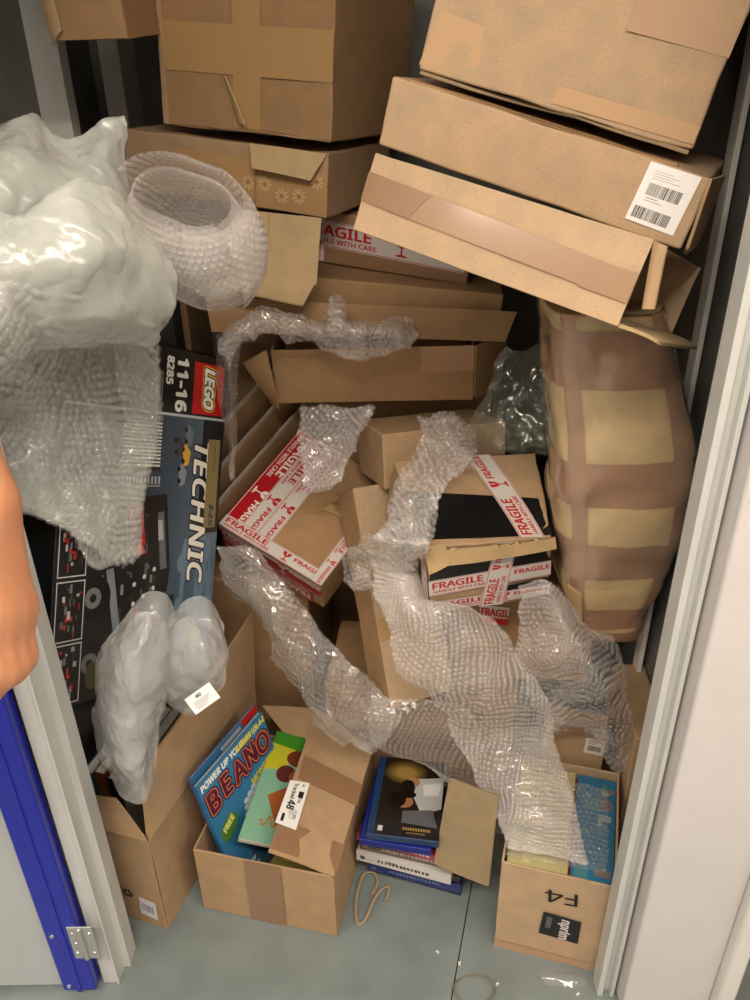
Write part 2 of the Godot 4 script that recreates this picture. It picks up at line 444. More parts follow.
func setting():
	# floor: two painted plates that meet in a narrow slanting joint, and the slab under them
	struct("floor_base", box_mesh(Vector3(6.4, 0.06, 4.3), 0.002), M.black, Vector3(0, -0.035, -0.4))
	var k := 0.034 / 0.124
	for side in [-1, 1]:
		var z0 := -0.30; var z1 := -1.6
		var g: float = 0.0011 * side
		var far: float = 3.1 * side
		var x0 := 0.119 + k * (-0.805 - z0); var x1 := 0.119 + k * (-0.805 - z1)
		var c: Array
		if side < 0: c = [Vector3(far, -0.002, z1), Vector3(x1 + g, -0.002, z1), Vector3(x0 + g, -0.002, z0), Vector3(far, -0.002, z0)]
		else: c = [Vector3(x1 + g, -0.002, z1), Vector3(far, -0.002, z1), Vector3(far, -0.002, z0), Vector3(x0 + g, -0.002, z0)]
		struct("floor" if side < 0 else "floor_plate", slab_mesh(c, 0.004, 0.0, 1), M.floor)
	wallbox("floor_corridor", Vector3(-3.1, -0.004, -0.2995), Vector3(3.1, 0.0, 1.6), M.floor, 0.0005)
	wallbox("floor_rear", Vector3(-3.1, -0.004, -2.4), Vector3(3.1, 0.0, -1.6005), M.floor, 0.0005)
	wallbox("ceiling", Vector3(-3.1, 2.64, -2.4), Vector3(3.1, 2.7, 1.66), M.ceiling)
	# the unit
	wallbox("wall_left", Vector3(-0.68, 0, -2.14), Vector3(-0.64, 2.64, -0.87), M.wall_grey)
	wallbox("wall_right", Vector3(0.53, 0, -2.14), Vector3(0.57, 2.64, -0.84), M.wall_grey)
	wallbox("wall_back", Vector3(-0.68, 0, -2.2), Vector3(0.57, 2.64, -2.14), M.wall_grey)
	wallbox("trim_1", Vector3(-0.6405, 0, -1.80), Vector3(-0.583, 2.6, -1.75), M.strip)
	wallbox("trim_2", Vector3(-0.581, 0, -2.141), Vector3(-0.537, 2.6, -2.0), M.strip)
	wallbox("trim_3", Vector3(0.509, 0, -1.245), Vector3(0.518, 2.6, -1.215), M.strip)
	wallbox("trim_4", Vector3(0.505, 0, -0.985), Vector3(0.531, 2.6, -0.955), M.wall_grey)
	wallbox("trim_5", Vector3(0.065, 0, -2.141), Vector3(0.10, 2.6, -2.132), M.wall_grey)
	wallbox("trim_6", Vector3(-0.6405, 0, -1.70), Vector3(-0.637, 2.6, -0.92), M.wall_grey)
	# lintel over the opening and the fronts of the neighbouring units
	wallbox("wall_lintel", Vector3(-0.68, 2.36, -0.90), Vector3(0.57, 2.64, -0.82), M.wall_white)
	wallbox("wall_front_left", Vector3(-3.1, 0, -0.92), Vector3(-0.56, 2.64, -0.87), M.wall_white)
	wallbox("wall_front_right", Vector3(0.405, 0.004, -0.862), Vector3(0.552, 2.36, -0.772), M.partition, 0.006)
	wallbox("wall_front_far", Vector3(0.582, 0, -0.862), Vector3(3.1, 2.64, -0.772), M.wall_grey, 0.006)
	wallbox("trim_7", Vector3(0.552, 0, -0.862), Vector3(0.582, 2.64, -0.752), M.strip, 0.008)
	wallbox("wall_opposite", Vector3(-3.1, 0, 1.5), Vector3(3.1, 2.64, 1.56), M.wall_white)
	wallbox("wall_corridor_left", Vector3(-3.1, 0, -0.9), Vector3(-3.04, 2.64, 1.56), M.wall_white)
	wallbox("wall_corridor_right", Vector3(3.04, 0, -0.9), Vector3(3.1, 2.64, 1.56), M.wall_white)
	wallbox("baseboard_opposite", Vector3(-3.04, 0, 1.485), Vector3(3.04, 0.12, 1.5), M.wall_grey)
	# door frame: folded aluminium sections
	var jl := Builder.new()
	for b in [[Vector3(-0.499, 0, -0.872), Vector3(-0.470, 2.36, -0.840)], [Vector3(-0.473, 0, -0.905), Vector3(-0.4575, 2.36, -0.868)], [Vector3(-0.56, 0, -0.905), Vector3(-0.497, 2.36, -0.872)], [Vector3(-0.4735, 0, -0.870), Vector3(-0.4695, 2.36, -0.836)]]:
		jl.map = Transform3D(Basis(), (b[0] + b[1]) / 2); jl.rbox(b[1] - b[0], 0.0015)
	struct("trim_8", jl.mesh(), M.frame)
	var jr := Builder.new()
	for b in [[Vector3(0.3720, 0, -0.834), Vector3(0.382, 2.36, -0.802)], [Vector3(0.380, 0, -0.834), Vector3(0.400, 2.36, -0.812)], [Vector3(0.394, 0, -0.838), Vector3(0.4005, 2.36, -0.80)], [Vector3(0.400, 0, -0.838), Vector3(0.4045, 2.36, -0.822)]]:
		jr.map = Transform3D(Basis(), (b[0] + b[1]) / 2); jr.rbox(b[1] - b[0], 0.0015)
	struct("trim_9", jr.mesh(), M.frame)
	# pale notice on the white partition
	var nt := thing("notice", "small pink tinted notice plate on the white partition", "sign", Vector3(0.470, 1.045, -0.7695))
	part("plate", box_mesh(Vector3(0.11, 0.075, 0.003), 0.001), plain(Color(0.85, 0.72, 0.72), 0.5), nt)
	part("print", box_mesh(Vector3(0.08, 0.012, 0.0006), 0.0002), plain(Color(0.72, 0.35, 0.40), 0.6), nt, Vector3(-0.004, 0.012, 0.0017))
	# door, folded right back; blue hinge stile
	var d := Node3D.new(); d.name = "door_1"; add_child(d); d.set_meta("kind", "structure")
	d.position = Vector3(-0.503, 0.012, -0.833)
	part("door_leaf", box_mesh(Vector3(0.80, 2.06, 0.022), 0.003), M.door, d, Vector3(-0.452, 1.03, -0.008))
	var st := Builder.new()
	st.map = Transform3D(Basis(), Vector3(-0.030, 1.03, 0)); st.rbox(Vector3(0.058, 2.06, 0.026), 0.004)
	st.map = Transform3D(Basis(), Vector3(-0.030, 1.03, 0.0135)); st.rbox(Vector3(0.010, 2.06, 0.004), 0.0018)
	var stile := part("blue_stile", st.mesh(), M.blue, d)
	stile.set_meta("label", "blue painted hinge stile")
	for y in [0.015, 0.158, 0.60, 1.2, 1.8]:
		var sc := CylinderMesh.new(); sc.top_radius = 0.0032; sc.bottom_radius = 0.0042; sc.height = 0.003; sc.radial_segments = 16
		part("screw", sc, M.screw, d, Vector3(-0.046, y, 0.0142), Vector3(90, 0, 0))
	for y in [0.142, 1.1, 1.9]:
		var hg := Builder.new()
		hg.rbox(Vector3(0.042, 0.085, 0.003), 0.001)
		hg.map = Transform3D(Basis(), Vector3(0, 0, 0.003)); hg.rbox(Vector3(0.008, 0.085, 0.008), 0.0039)
		var h := part("hinge", hg.mesh(), M.steel, d, Vector3(0.004, y, 0.0148))
		for q in [Vector3(-0.014, 0.026, 0), Vector3(-0.014, -0.026, 0), Vector3(0.014, 0.026, 0), Vector3(0.014, -0.026, 0), Vector3(-0.012, 0, 0)]:
			var sc := CylinderMesh.new(); sc.top_radius = 0.002; sc.bottom_radius = 0.003; sc.height = 0.002; sc.radial_segments = 12
			part("rivet", sc, M.screw, h, q + Vector3(0, 0, 0.002), Vector3(90, 0, 0))

# ---------------------------------------------------------------- cartons
func carton(called: String, label: String, at: Vector3, rot: Vector3, d: Vector3, m: Material, sd := 0, dent := 0.004) -> Node3D:
	var t := thing(called, label, "box", at, rot)
	part("carton_body", box_mesh(d, 0.004, 8, dent, sd), m, t)
	return t

# a carton without the named faces, of board 4 mm thick
func open_carton(called: String, label: String, at: Vector3, rot: Vector3, d: Vector3, m: Material, without: Array, sd := 0) -> Node3D:
	var t := thing(called, label, "box", at, rot)
	var b := Builder.new()
	var w := 0.004
	var h := d / 2
	var walls := {"front": [Vector3(d.x, d.y, w), Vector3(0, 0, h.z - w / 2)], "back": [Vector3(d.x, d.y, w), Vector3(0, 0, -h.z + w / 2)], "left": [Vector3(w, d.y, d.z - 2 * w), Vector3(-h.x + w / 2, 0, 0)], "right": [Vector3(w, d.y, d.z - 2 * w), Vector3(h.x - w / 2, 0, 0)], "top": [Vector3(d.x - 2 * w, w, d.z - 2 * w), Vector3(0, h.y - w / 2, 0)], "bottom": [Vector3(d.x - 2 * w, w, d.z - 2 * w), Vector3(0, -h.y + w / 2, 0)]}
	for k in walls:
		if k in without: continue
		b.map = Transform3D(Basis(), walls[k][1]); b.rbox(walls[k][0], 0.0015, 6, 0.0015, sd + hash(k) % 50)
	part("carton_body", b.mesh(), m, t)
	return t

func cartons():
	# --- right hand stack of three
	var d := Vector3(0.365, 0.30, 0.30)
	var t := carton("cardboard_box", "large taped cardboard box on top of the tilted right hand stack", Vector3(0.321, 1.513, -1.276), Vector3(-4, -20, -14.3), d, M.card_light, 11)
	patch("packing_tape", t, d, "front", rect(0.66, 0.34, 1.0, 0.53), M.tape_light, 0.001)
	patch("packing_tape", t, d, "front", rect(0.0, 0.40, 0.36, 0.58), M.tape_pale, 0.001)
	patch("packing_tape", t, d, "front", [Vector2(0.0, 0.02), Vector2(0.22, 0.02), Vector2(0.20, 0.22), Vector2(0.03, 0.24)], M.tape_pale, 0.0012)
	patch("packing_tape", t, d, "front", rect(0.50, 0.02, 1.0, 0.09), M.tape_pale, 0.0011)
	part("flap_edge", box_mesh(Vector3(0.36, 0.006, 0.012), 0.002, 10, 0.004, 5), M.card_grey, t, Vector3(0.0, -0.153, 0.142))

	d = Vector3(0.425, 0.086, 0.30)
	t = carton("cardboard_box", "flat cardboard box with a white barcode label at its end", Vector3(0.270, 1.314, -1.240), Vector3(-2.7, -24.7, -14.6), d, M.card_light, 12, 0.003)
	var lab := blank(256, 220, Color(0.93, 0.92, 0.91))
	bars(lab, Rect2i(40, 70, 170, 44), Color(0.15, 0.14, 0.14), 4)
	bars(lab, Rect2i(20, 160, 190, 44), Color(0.10, 0.10, 0.10), 9)
	for k in 4: lab.fill_rect(Rect2i(40, 24 + k * 9, 90 + (k * 37) % 60, 3), Color(0.72, 0.72, 0.72))
	lab.fill_rect(Rect2i(50, 122, 60, 3), Color(0.5, 0.5, 0.5)); lab.fill_rect(Rect2i(50, 132, 90, 3), Color(0.65, 0.65, 0.65))
	patch("barcode_label", t, d, "front", [Vector2(0.818, 0.16), Vector2(0.965, 0.14), Vector2(0.975, 0.97), Vector2(0.828, 0.97)], printed(lab, 0.5), 0.0012)
	part("end_flap", slab_mesh([Vector3(0.212, 0.043, 0.15), Vector3(0.222, 0.040, 0.02), Vector3(0.226, -0.045, 0.02), Vector3(0.220, -0.048, 0.142)], 0.004, 0.002, 8, 4, 0.004), M.card, t)
	part("loose_edge", box_mesh(Vector3(0.36, 0.004, 0.02), 0.0015, 10, 0.003, 8), M.card_warm, t, Vector3(-0.01, 0.044, 0.138))

	d = Vector3(0.373, 0.097, 0.291)
	t = open_carton("cardboard_box", "cardboard box with a brown tape stripe and an open right end", Vector3(0.216, 1.210, -1.107), Vector3(-17.6, -33, -11), d, M.card_light, ["right"], 13)
	patch("packing_tape", t, d, "front", [Vector2(0, 0.38), Vector2(1, 0.28), Vector2(1, 0.60), Vector2(0, 0.76)], M.tape_mid, 0.0015)
	patch("packing_tape", t, d, "front", [Vector2(0, 0.40), Vector2(0.20, 0.36), Vector2(0.26, 0.72), Vector2(0, 0.75)], M.tape, 0.0022)
	patch("packing_tape", t, d, "front", [Vector2(0.84, 0.28), Vector2(1, 0.27), Vector2(1, 0.62), Vector2(0.87, 0.60)], M.tape_mid, 0.0024)
	part("end_flap", slab_mesh([Vector3(0.187, 0.048, 0.145), Vector3(0.203, 0.046, 0.146), Vector3(0.214, -0.018, 0.132), Vector3(0.202, -0.022, 0.134)], 0.004, 0.003, 8, 6), M.card, t)
	part("end_flap", slab_mesh([Vector3(0.187, -0.047, -0.142), Vector3(0.228, -0.052, -0.132), Vector3(0.228, -0.052, 0.095), Vector3(0.187, -0.047, 0.142)], 0.004, 0.002, 8, 7), M.card_pale, t)

	# --- stack at the back on the left
	d = Vector3(0.348, 0.35, 0.338)
	t = carton("cardboard_box", "big brown cardboard box with yellowed tape at the top of the rear stack", Vector3(-0.139, 1.487, -1.746), Vector3(-2.1, -24.8, -3.7), d, M.card_warm, 14)
	patch("packing_tape", t, d, "front", rect(0.02, 0.26, 1.0, 0.48), M.tape_amber, 0.001)
	patch("packing_tape", t, d, "front", rect(0.44, 0.02, 0.60, 1.0), M.tape_amber, 0.0013)
	part("torn_board", slab_mesh([Vector3(-0.035, -0.085, 0.172), Vector3(-0.030, -0.090, 0.178), Vector3(0.012, -0.160, 0.186), Vector3(-0.012, -0.158, 0.174)], 0.002, 0.002, 6, 3), M.torn, t)
	part("corner_fold", box_mesh(Vector3(0.012, 0.33, 0.006), 0.002, 8, 0.002, 3), M.card, t, Vector3(-0.170, -0.01, 0.170))
	part("flap_edge", box_mesh(Vector3(0.34, 0.006, 0.012), 0.002, 10, 0.004, 5), M.card, t, Vector3(0.0, -0.172, 0.162))

	d = Vector3(0.429, 0.108, 0.305)
	t = carton("cardboard_box", "flat cardboard box closed with flower printed tape under the big brown box", Vector3(-0.215, 1.249, -1.746), Vector3(-0.8, -22.2, -4.7), d, M.card, 15)
	var fl := blank(512, 128, Color(0.70, 0.55, 0.39))
	var rng := RandomNumberGenerator.new(); rng.seed = 6
	for k in 9:
		var c := Vector2(30 + k * 56, 30 + rng.randf() * 70)
		for q in 9: disc(fl, c + Vector2(15, 0).rotated(q * TAU / 9), 8, 3.2, Color(0.80, 0.68, 0.52), q * TAU / 9)
		disc(fl, c, 6, 6, Color(0.62, 0.46, 0.30))
	patch("flower_tape", t, d, "front", [Vector2(0.26, 0.04), Vector2(1, 0.02), Vector2(1, 0.72), Vector2(0.26, 0.80)], printed(fl, 0.35), 0.001)
	part("lifted_flap", slab_mesh([Vector3(0.060, 0.056, 0.154), Vector3(0.212, 0.054, 0.154), Vector3(0.190, 0.010, 0.172), Vector3(0.075, 0.018, 0.174)], 0.003, 0.002, 8, 9), M.card_pale, t)
	part("seam_strip", box_mesh(Vector3(0.004, 0.10, 0.002), 0.0008), M.card_warm, t, Vector3(0.07, 0, 0.1535))

	t = thing("cardboard_sheet", "folded pale cardboard sheet hanging below the flower taped box", "cardboard", Vector3(-0.171, 1.141, -1.486), Vector3(-5.1, -10, -5.9))
	part("upper_leaf", slab_mesh([Vector3(-0.081, 0.055, 0), Vector3(0.081, 0.058, 0), Vector3(0.0805, -0.0585, 0), Vector3(-0.0805, -0.0585, 0)], 0.004, 0.002, 8, 10), M.card_pale, t)
	panel("lower_leaf", t, "seven_low", M.card_pale, 0.004, 0.002, 11)
	part("crease", box_mesh(Vector3(0.0022, 0.11, 0.001), 0.0004), M.card, t, Vector3(-0.012, 0, 0.0045))

	d = Vector3(0.346, 0.100, 0.246)
	t = carton("cardboard_box", "cardboard box with white and red warning tape behind the pale sheet", Vector3(0.060, 1.116, -1.747), Vector3(3.5, -16.6, -5.8), d, M.card_warm, 16, 0.003)
	patch("warning_tape", t, d, "front", [Vector2(0.0, 0.34), Vector2(0.98, 0.20), Vector2(0.98, 0.70), Vector2(0.0, 0.86)], M.fragile, 0.0011)
	patch("warning_tape", t, d, "front", rect(0.05, 0.02, 0.15, 1.0), M.fragile, 0.0017, 1)
	patch("packing_tape", t, d, "front", rect(0.0, 0.0, 1.0, 0.26), M.tape, 0.0009)

	d = Vector3(0.568, 0.066, 0.290)
	t = carton("cardboard_box", "long shallow brown box with a wide front flap hanging open", Vector3(-0.024, 1.030, -1.694), Vector3(0.9, -3.4, -5.2), d, M.card_warm, 17, 0.003)
	panel("front_flap", t, "nine_flap", M.card_warm, 0.004, 0.004, 12, 0.003)

	# --- boxes that step down in the middle
	d = Vector3(0.393, 0.118, 0.18)
	t = open_carton("cardboard_box", "open topped cardboard tray box draped with bubble wrap", Vector3(0.005, 0.899, -1.59), Vector3(7, -3.1, 1.5), d, M.card_warm, ["top"], 18)
	panel("side_flap", t, "eleven_left", M.card_warm, 0.004, 0.002, 13)
	part("inner_flap", slab_mesh([Vector3(-0.18, 0.044, -0.06), Vector3(0.185, 0.046, -0.05), Vector3(0.185, 0.028, 0.080), Vector3(-0.18, 0.024, 0.080)], 0.004, 0.004, 8, 14), M.card_warm, t)
	patch("packing_tape", t, d, "front", rect(0.74, 0.55, 1.0, 1.0), M.tape_light, 0.001)
	part("end_flap", slab_mesh([Vector3(0.199, 0.058, 0.09), Vector3(0.262, 0.056, 0.02), Vector3(0.255, -0.056, 0.02), Vector3(0.199, -0.057, 0.09)], 0.004, 0.003, 8, 15), M.card_warm, t)

	d = Vector3(0.250, 0.106, 0.154)
	t = carton("cardboard_box", "plain small cardboard box under the tray box", Vector3(0.111, 0.763, -1.434), Vector3(-12, 19, -2.9), d, M.card, 19, 0.002)

	# warning taped box seen from above
	d = Vector3(0.247, 0.103, 0.274)
	t = carton("cardboard_box", "cardboard box bound with red and white warning tape beside the truck picture box", Vector3(-0.133, 0.603, -1.444), Vector3(23.7, -37.3, -18.5), d, M.card_warm, 20, 0.002)
	patch("warning_tape", t, d, "top", rect(0.0, 0.0, 0.22, 1.0), M.fragile_red, 0.0010, 1)
	patch("warning_tape", t, d, "top", rect(0.16, 0.0, 0.31, 1.0), M.fragile, 0.0017, 1)
	patch("warning_tape", t, d, "top", rect(0.31, 0.0, 0.45, 1.0), M.fragile, 0.0014, 1)
	patch("warning_tape", t, d, "top", rect(0.0, 0.0, 1.0, 0.10), M.fragile, 0.0024)
	patch("warning_tape", t, d, "top", rect(0.90, 0.0, 1.0, 0.50), M.fragile, 0.0029, 1)
	patch("warning_tape", t, d, "front", rect(0.0, 0.50, 1.0, 1.0), M.fragile_red, 0.0012)
	patch("warning_tape", t, d, "front", rect(0.0, 0.0, 0.9, 0.48), M.fragile_red, 0.0010, 2)
	patch("warning_tape", t, d, "front", rect(0.0, 0.86, 1.0, 1.0), M.fragile, 0.0019)
	part("torn_board", slab_mesh([Vector3(0.035, 0.0535, -0.02), Vector3(0.075, 0.0535, -0.035), Vector3(0.085, 0.0535, -0.01), Vector3(0.03, 0.0535, -0.002)], 0.002, 0.002, 6, 3), M.torn, t)

	# empty white lined carton next to it
	t = thing("cardboard_box", "open white lined carton with torn edges behind the warning taped box", "box", Vector3(-0.133, 0.603, -1.444), Vector3(23.7, -37.3, -18.5))
	for q in [[-0.137, -0.016, 0.12], [-0.172, 0.012, 0.08], [-0.215, 0.045, 0.04]]:
		var wl := part("wall_board", slab_mesh([Vector3(q[0] - 0.012, q[1] + 0.080, -0.20), Vector3(q[0] - 0.012, q[1] + 0.080, q[2]), Vector3(q[0] - 0.004, q[1] - 0.10, q[2]), Vector3(q[0] - 0.004, q[1] - 0.10, -0.20)], 0.004, 0.003, 10, int(q[1] * 1000), 0.004), M.card_warm, t)
		part("torn_edge", slab_mesh([Vector3(q[0] - 0.0125, q[1] + 0.084, -0.195), Vector3(q[0] - 0.0125, q[1] + 0.084, q[2] - 0.01), Vector3(q[0] - 0.0118, q[1] + 0.070, q[2] - 0.01), Vector3(q[0] - 0.0118, q[1] + 0.076, -0.195)], 0.0046, 0.002, 12, 8, 0.010), M.white_edge, wl)

	# battered box with black tape
	d = Vector3(0.242, 0.146, 0.218)
	t = thing("cardboard_box", "torn cardboard box wrapped in black tape and white warning tape", "box", Vector3(0.168, 0.706, -1.221), Vector3(15.6, 11.8, -3.1))
	var wf := [Vector3(-0.126, -0.066, -0.100), Vector3(0.074, -0.073, -0.123), Vector3(-0.124, 0.072, -0.109), Vector3(0.146, 0.075, -0.103), Vector3(-0.095, -0.074, 0.118), Vector3(0.126, -0.076, 0.113), Vector3(-0.121, 0.077, 0.105), Vector3(0.097, 0.071, 0.103)]
	var bb := Builder.new(); bb.rbox(d, 0.004, 8, 0.004, 21)
	for i in bb.v.size(): bb.v[i] = skewed(bb.v[i], d, wf)
	part("carton_body", bb.mesh(), M.card, t)
	patch("black_tape", t, d, "top", [Vector2(0.0, 0.08), Vector2(1.0, 0.02), Vector2(1.0, 0.42), Vector2(0.0, 0.62)], M.tape_black, 0.0012, 0, wf)
	patch("black_tape", t, d, "front", [Vector2(0.0, 0.46), Vector2(1.0, 0.62), Vector2(1.0, 0.92), Vector2(0.04, 0.78)], M.tape_black, 0.0012, 0, wf)
	patch("black_tape", t, d, "front", [Vector2(0.52, 0.0), Vector2(1.0, 0.08), Vector2(1.0, 0.36), Vector2(0.50, 0.26)], M.tape_black, 0.0012, 0, wf)
	patch("warning_tape", t, d, "top", [Vector2(0.74, 0.02), Vector2(0.94, 0.0), Vector2(0.66, 1.0), Vector2(0.48, 1.0)], M.fragile, 0.0019, 3, wf)
	patch("warning_tape", t, d, "front", [Vector2(0.0, 0.26), Vector2(1.0, 0.40), Vector2(1.0, 0.64), Vector2(0.0, 0.50)], M.fragile, 0.0019, 0, wf)
	patch("warning_tape", t, d, "front", [Vector2(0.40, 0.0), Vector2(0.60, 0.0), Vector2(0.72, 1.0), Vector2(0.54, 1.0)], M.fragile, 0.0026, 3, wf)
	patch("warning_tape", t, d, "front", [Vector2(0.0, 0.0), Vector2(1.0, 0.06), Vector2(1.0, 0.24), Vector2(0.0, 0.16)], M.fragile, 0.0017, 0, wf)
	patch("warning_tape", t, d, "left", rect(0.86, 0.1, 1.0, 1.0), M.fragile, 0.0019, 1, wf)
	patch("black_tape", t, d, "left", rect(0.1, 0.0, 0.85, 0.5), M.tape_black, 0.0012, 0, wf)
	var inv := [Vector3(-0.095, 0.074, 0.109), Vector3(0.100, 0.076, 0.106), Vector3(0.103, 0.057, 0.116), Vector3(-0.090, 0.046, 0.120)]
	part("torn_board", slab_mesh(inv, 0.003, 0.005, 22, 31, 0.016), M.torn, t)
	part("torn_board", slab_mesh([Vector3(-0.122, 0.071, 0.095), Vector3(-0.090, 0.084, 0.103), Vector3(-0.081, 0.052, 0.122), Vector3(-0.112, 0.028, 0.120)], 0.004, 0.003, 8, 33, 0.004), M.torn, t)

	# tall carton standing on edge in the middle
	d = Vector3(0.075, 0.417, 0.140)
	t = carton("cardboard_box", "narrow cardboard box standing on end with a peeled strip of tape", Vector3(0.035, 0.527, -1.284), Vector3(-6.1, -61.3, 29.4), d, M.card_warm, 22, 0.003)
	patch("lit_side", t, d, "right", rect(0.0, 0.0, 1.0, 1.0), M.card_light, 0.001)  # lighter card over the whole right side: its brighter light put into colour
	patch("packing_tape", t, d, "right", [Vector2(0.02, 0.30), Vector2(0.45, 0.34), Vector2(0.42, 0.42), Vector2(0.0, 0.40)], M.tape_amber, 0.0022)

	# cartons low down in the middle, mostly covered
	d = Vector3(0.28, 0.24, 0.22)
	t = carton("cardboard_box", "cardboard box with a small red warning sticker under the black taped box", Vector3(0.30, 0.415, -1.395), Vector3(0, -6, 0), d, M.card_warm, 23, 0.003)
	var stk := blank(160, 120, Color(0.86, 0.82, 0.80))
	write(stk, "FRAGILE", Vector2(10, 66), 46, Color(0.75, 0.1, 0.12), 0.0, 0.75, 0.0, 3.0)
	stk.fill_rect(Rect2i(0, 78, 160, 42), Color(0.75, 0.12, 0.13))
	patch("warning_sticker", t, d, "front", [Vector2(0.20, 0.60), Vector2(0.40, 0.58), Vector2(0.41, 0.76), Vector2(0.20, 0.78)], printed(stk, 0.4), 0.0012)
	d = Vector3(0.40, 0.285, 0.22)
	t = carton("cardboard_box", "wide cardboard box low in the heap behind the disc cases", Vector3(0.10, 0.1445, -1.37), Vector3(0, -8, 0), d, M.card_warm, 24, 0.003)
	patch("packing_tape", t, d, "front", rect(0, 0.44, 1, 0.58), M.tape, 0.001)
	d = Vector3(0.12, 0.173, 0.07)
	t = carton("cardboard_box", "small cardboard box with a white address label behind the marked box", Vector3(0.385, 0.205, -1.165), Vector3(-2.9, -14.9, -2.8), d, M.card, 25, 0.002)
	var al := blank(128, 80, Color(0.80, 0.78, 0.74)); bars(al, Rect2i(20, 38, 90, 26), Color(0.2, 0.2, 0.2), 3)
	for k in 3: al.fill_rect(Rect2i(16, 10 + k * 8, 80 - k * 14, 3), Color(0.45, 0.45, 0.45))
	patch("address_label", t, d, "front", rect(0.66, 0.74, 0.96, 0.96), printed(al, 0.6), 0.0011)
	patch("address_label", t, d, "top", rect(0.62, 0.02, 0.94, 0.32), printed(al, 0.6), 0.0011)
	carton("cardboard_box", "plain brown box standing against the right wall below the bubble wrap", Vector3(0.493, 0.19, -1.14), Vector3(0, -4, 0), Vector3(0.06, 0.36, 0.20), M.card, 26, 0.002)
	# cartons behind, holding up the rest
	carton("cardboard_box", "brown cardboard box low at the back under the warning taped box", Vector3(-0.25, 0.226, -1.54), Vector3(0, -9, 0), Vector3(0.24, 0.45, 0.22), M.card_warm, 27, 0.003)
	carton("cardboard_box", "brown cardboard box at the back wall under the long shallow box", Vector3(-0.03, 0.705, -1.90), Vector3(0, 0, 0), Vector3(0.60, 0.46, 0.36), M.card_warm, 28, 0.003)
	carton("cardboard_box", "brown cardboard box on the floor by the back wall", Vector3(-0.03, 0.235, -1.90), Vector3(0, 0, 0), Vector3(0.60, 0.47, 0.36), M.card_warm, 29, 0.003)
	# top left corner
	d = Vector3(0.12, 0.20, 0.26)
	t = open_carton("cardboard_box", "small open cardboard box high up beside the left wall", Vector3(-0.432, 1.573, -1.62), Vector3(3, -5, 0.2), d, M.card_warm, ["left"], 30)
	part("open_flap", slab_mesh([Vector3(-0.085, 0.10, 0.134), Vector3(-0.052, 0.10, 0.138), Vector3(-0.042, -0.085, 0.138), Vector3(-0.062, -0.105, 0.134)], 0.004, 0.003, 8, 4, 0.004), M.card, t)
	carton("cardboard_box", "brown cardboard box in the left rear corner", Vector3(-0.53, 0.60, -1.99), Vector3(0, 0, 0), Vector3(0.20, 1.16, 0.26), M.card_warm, 32, 0.003)

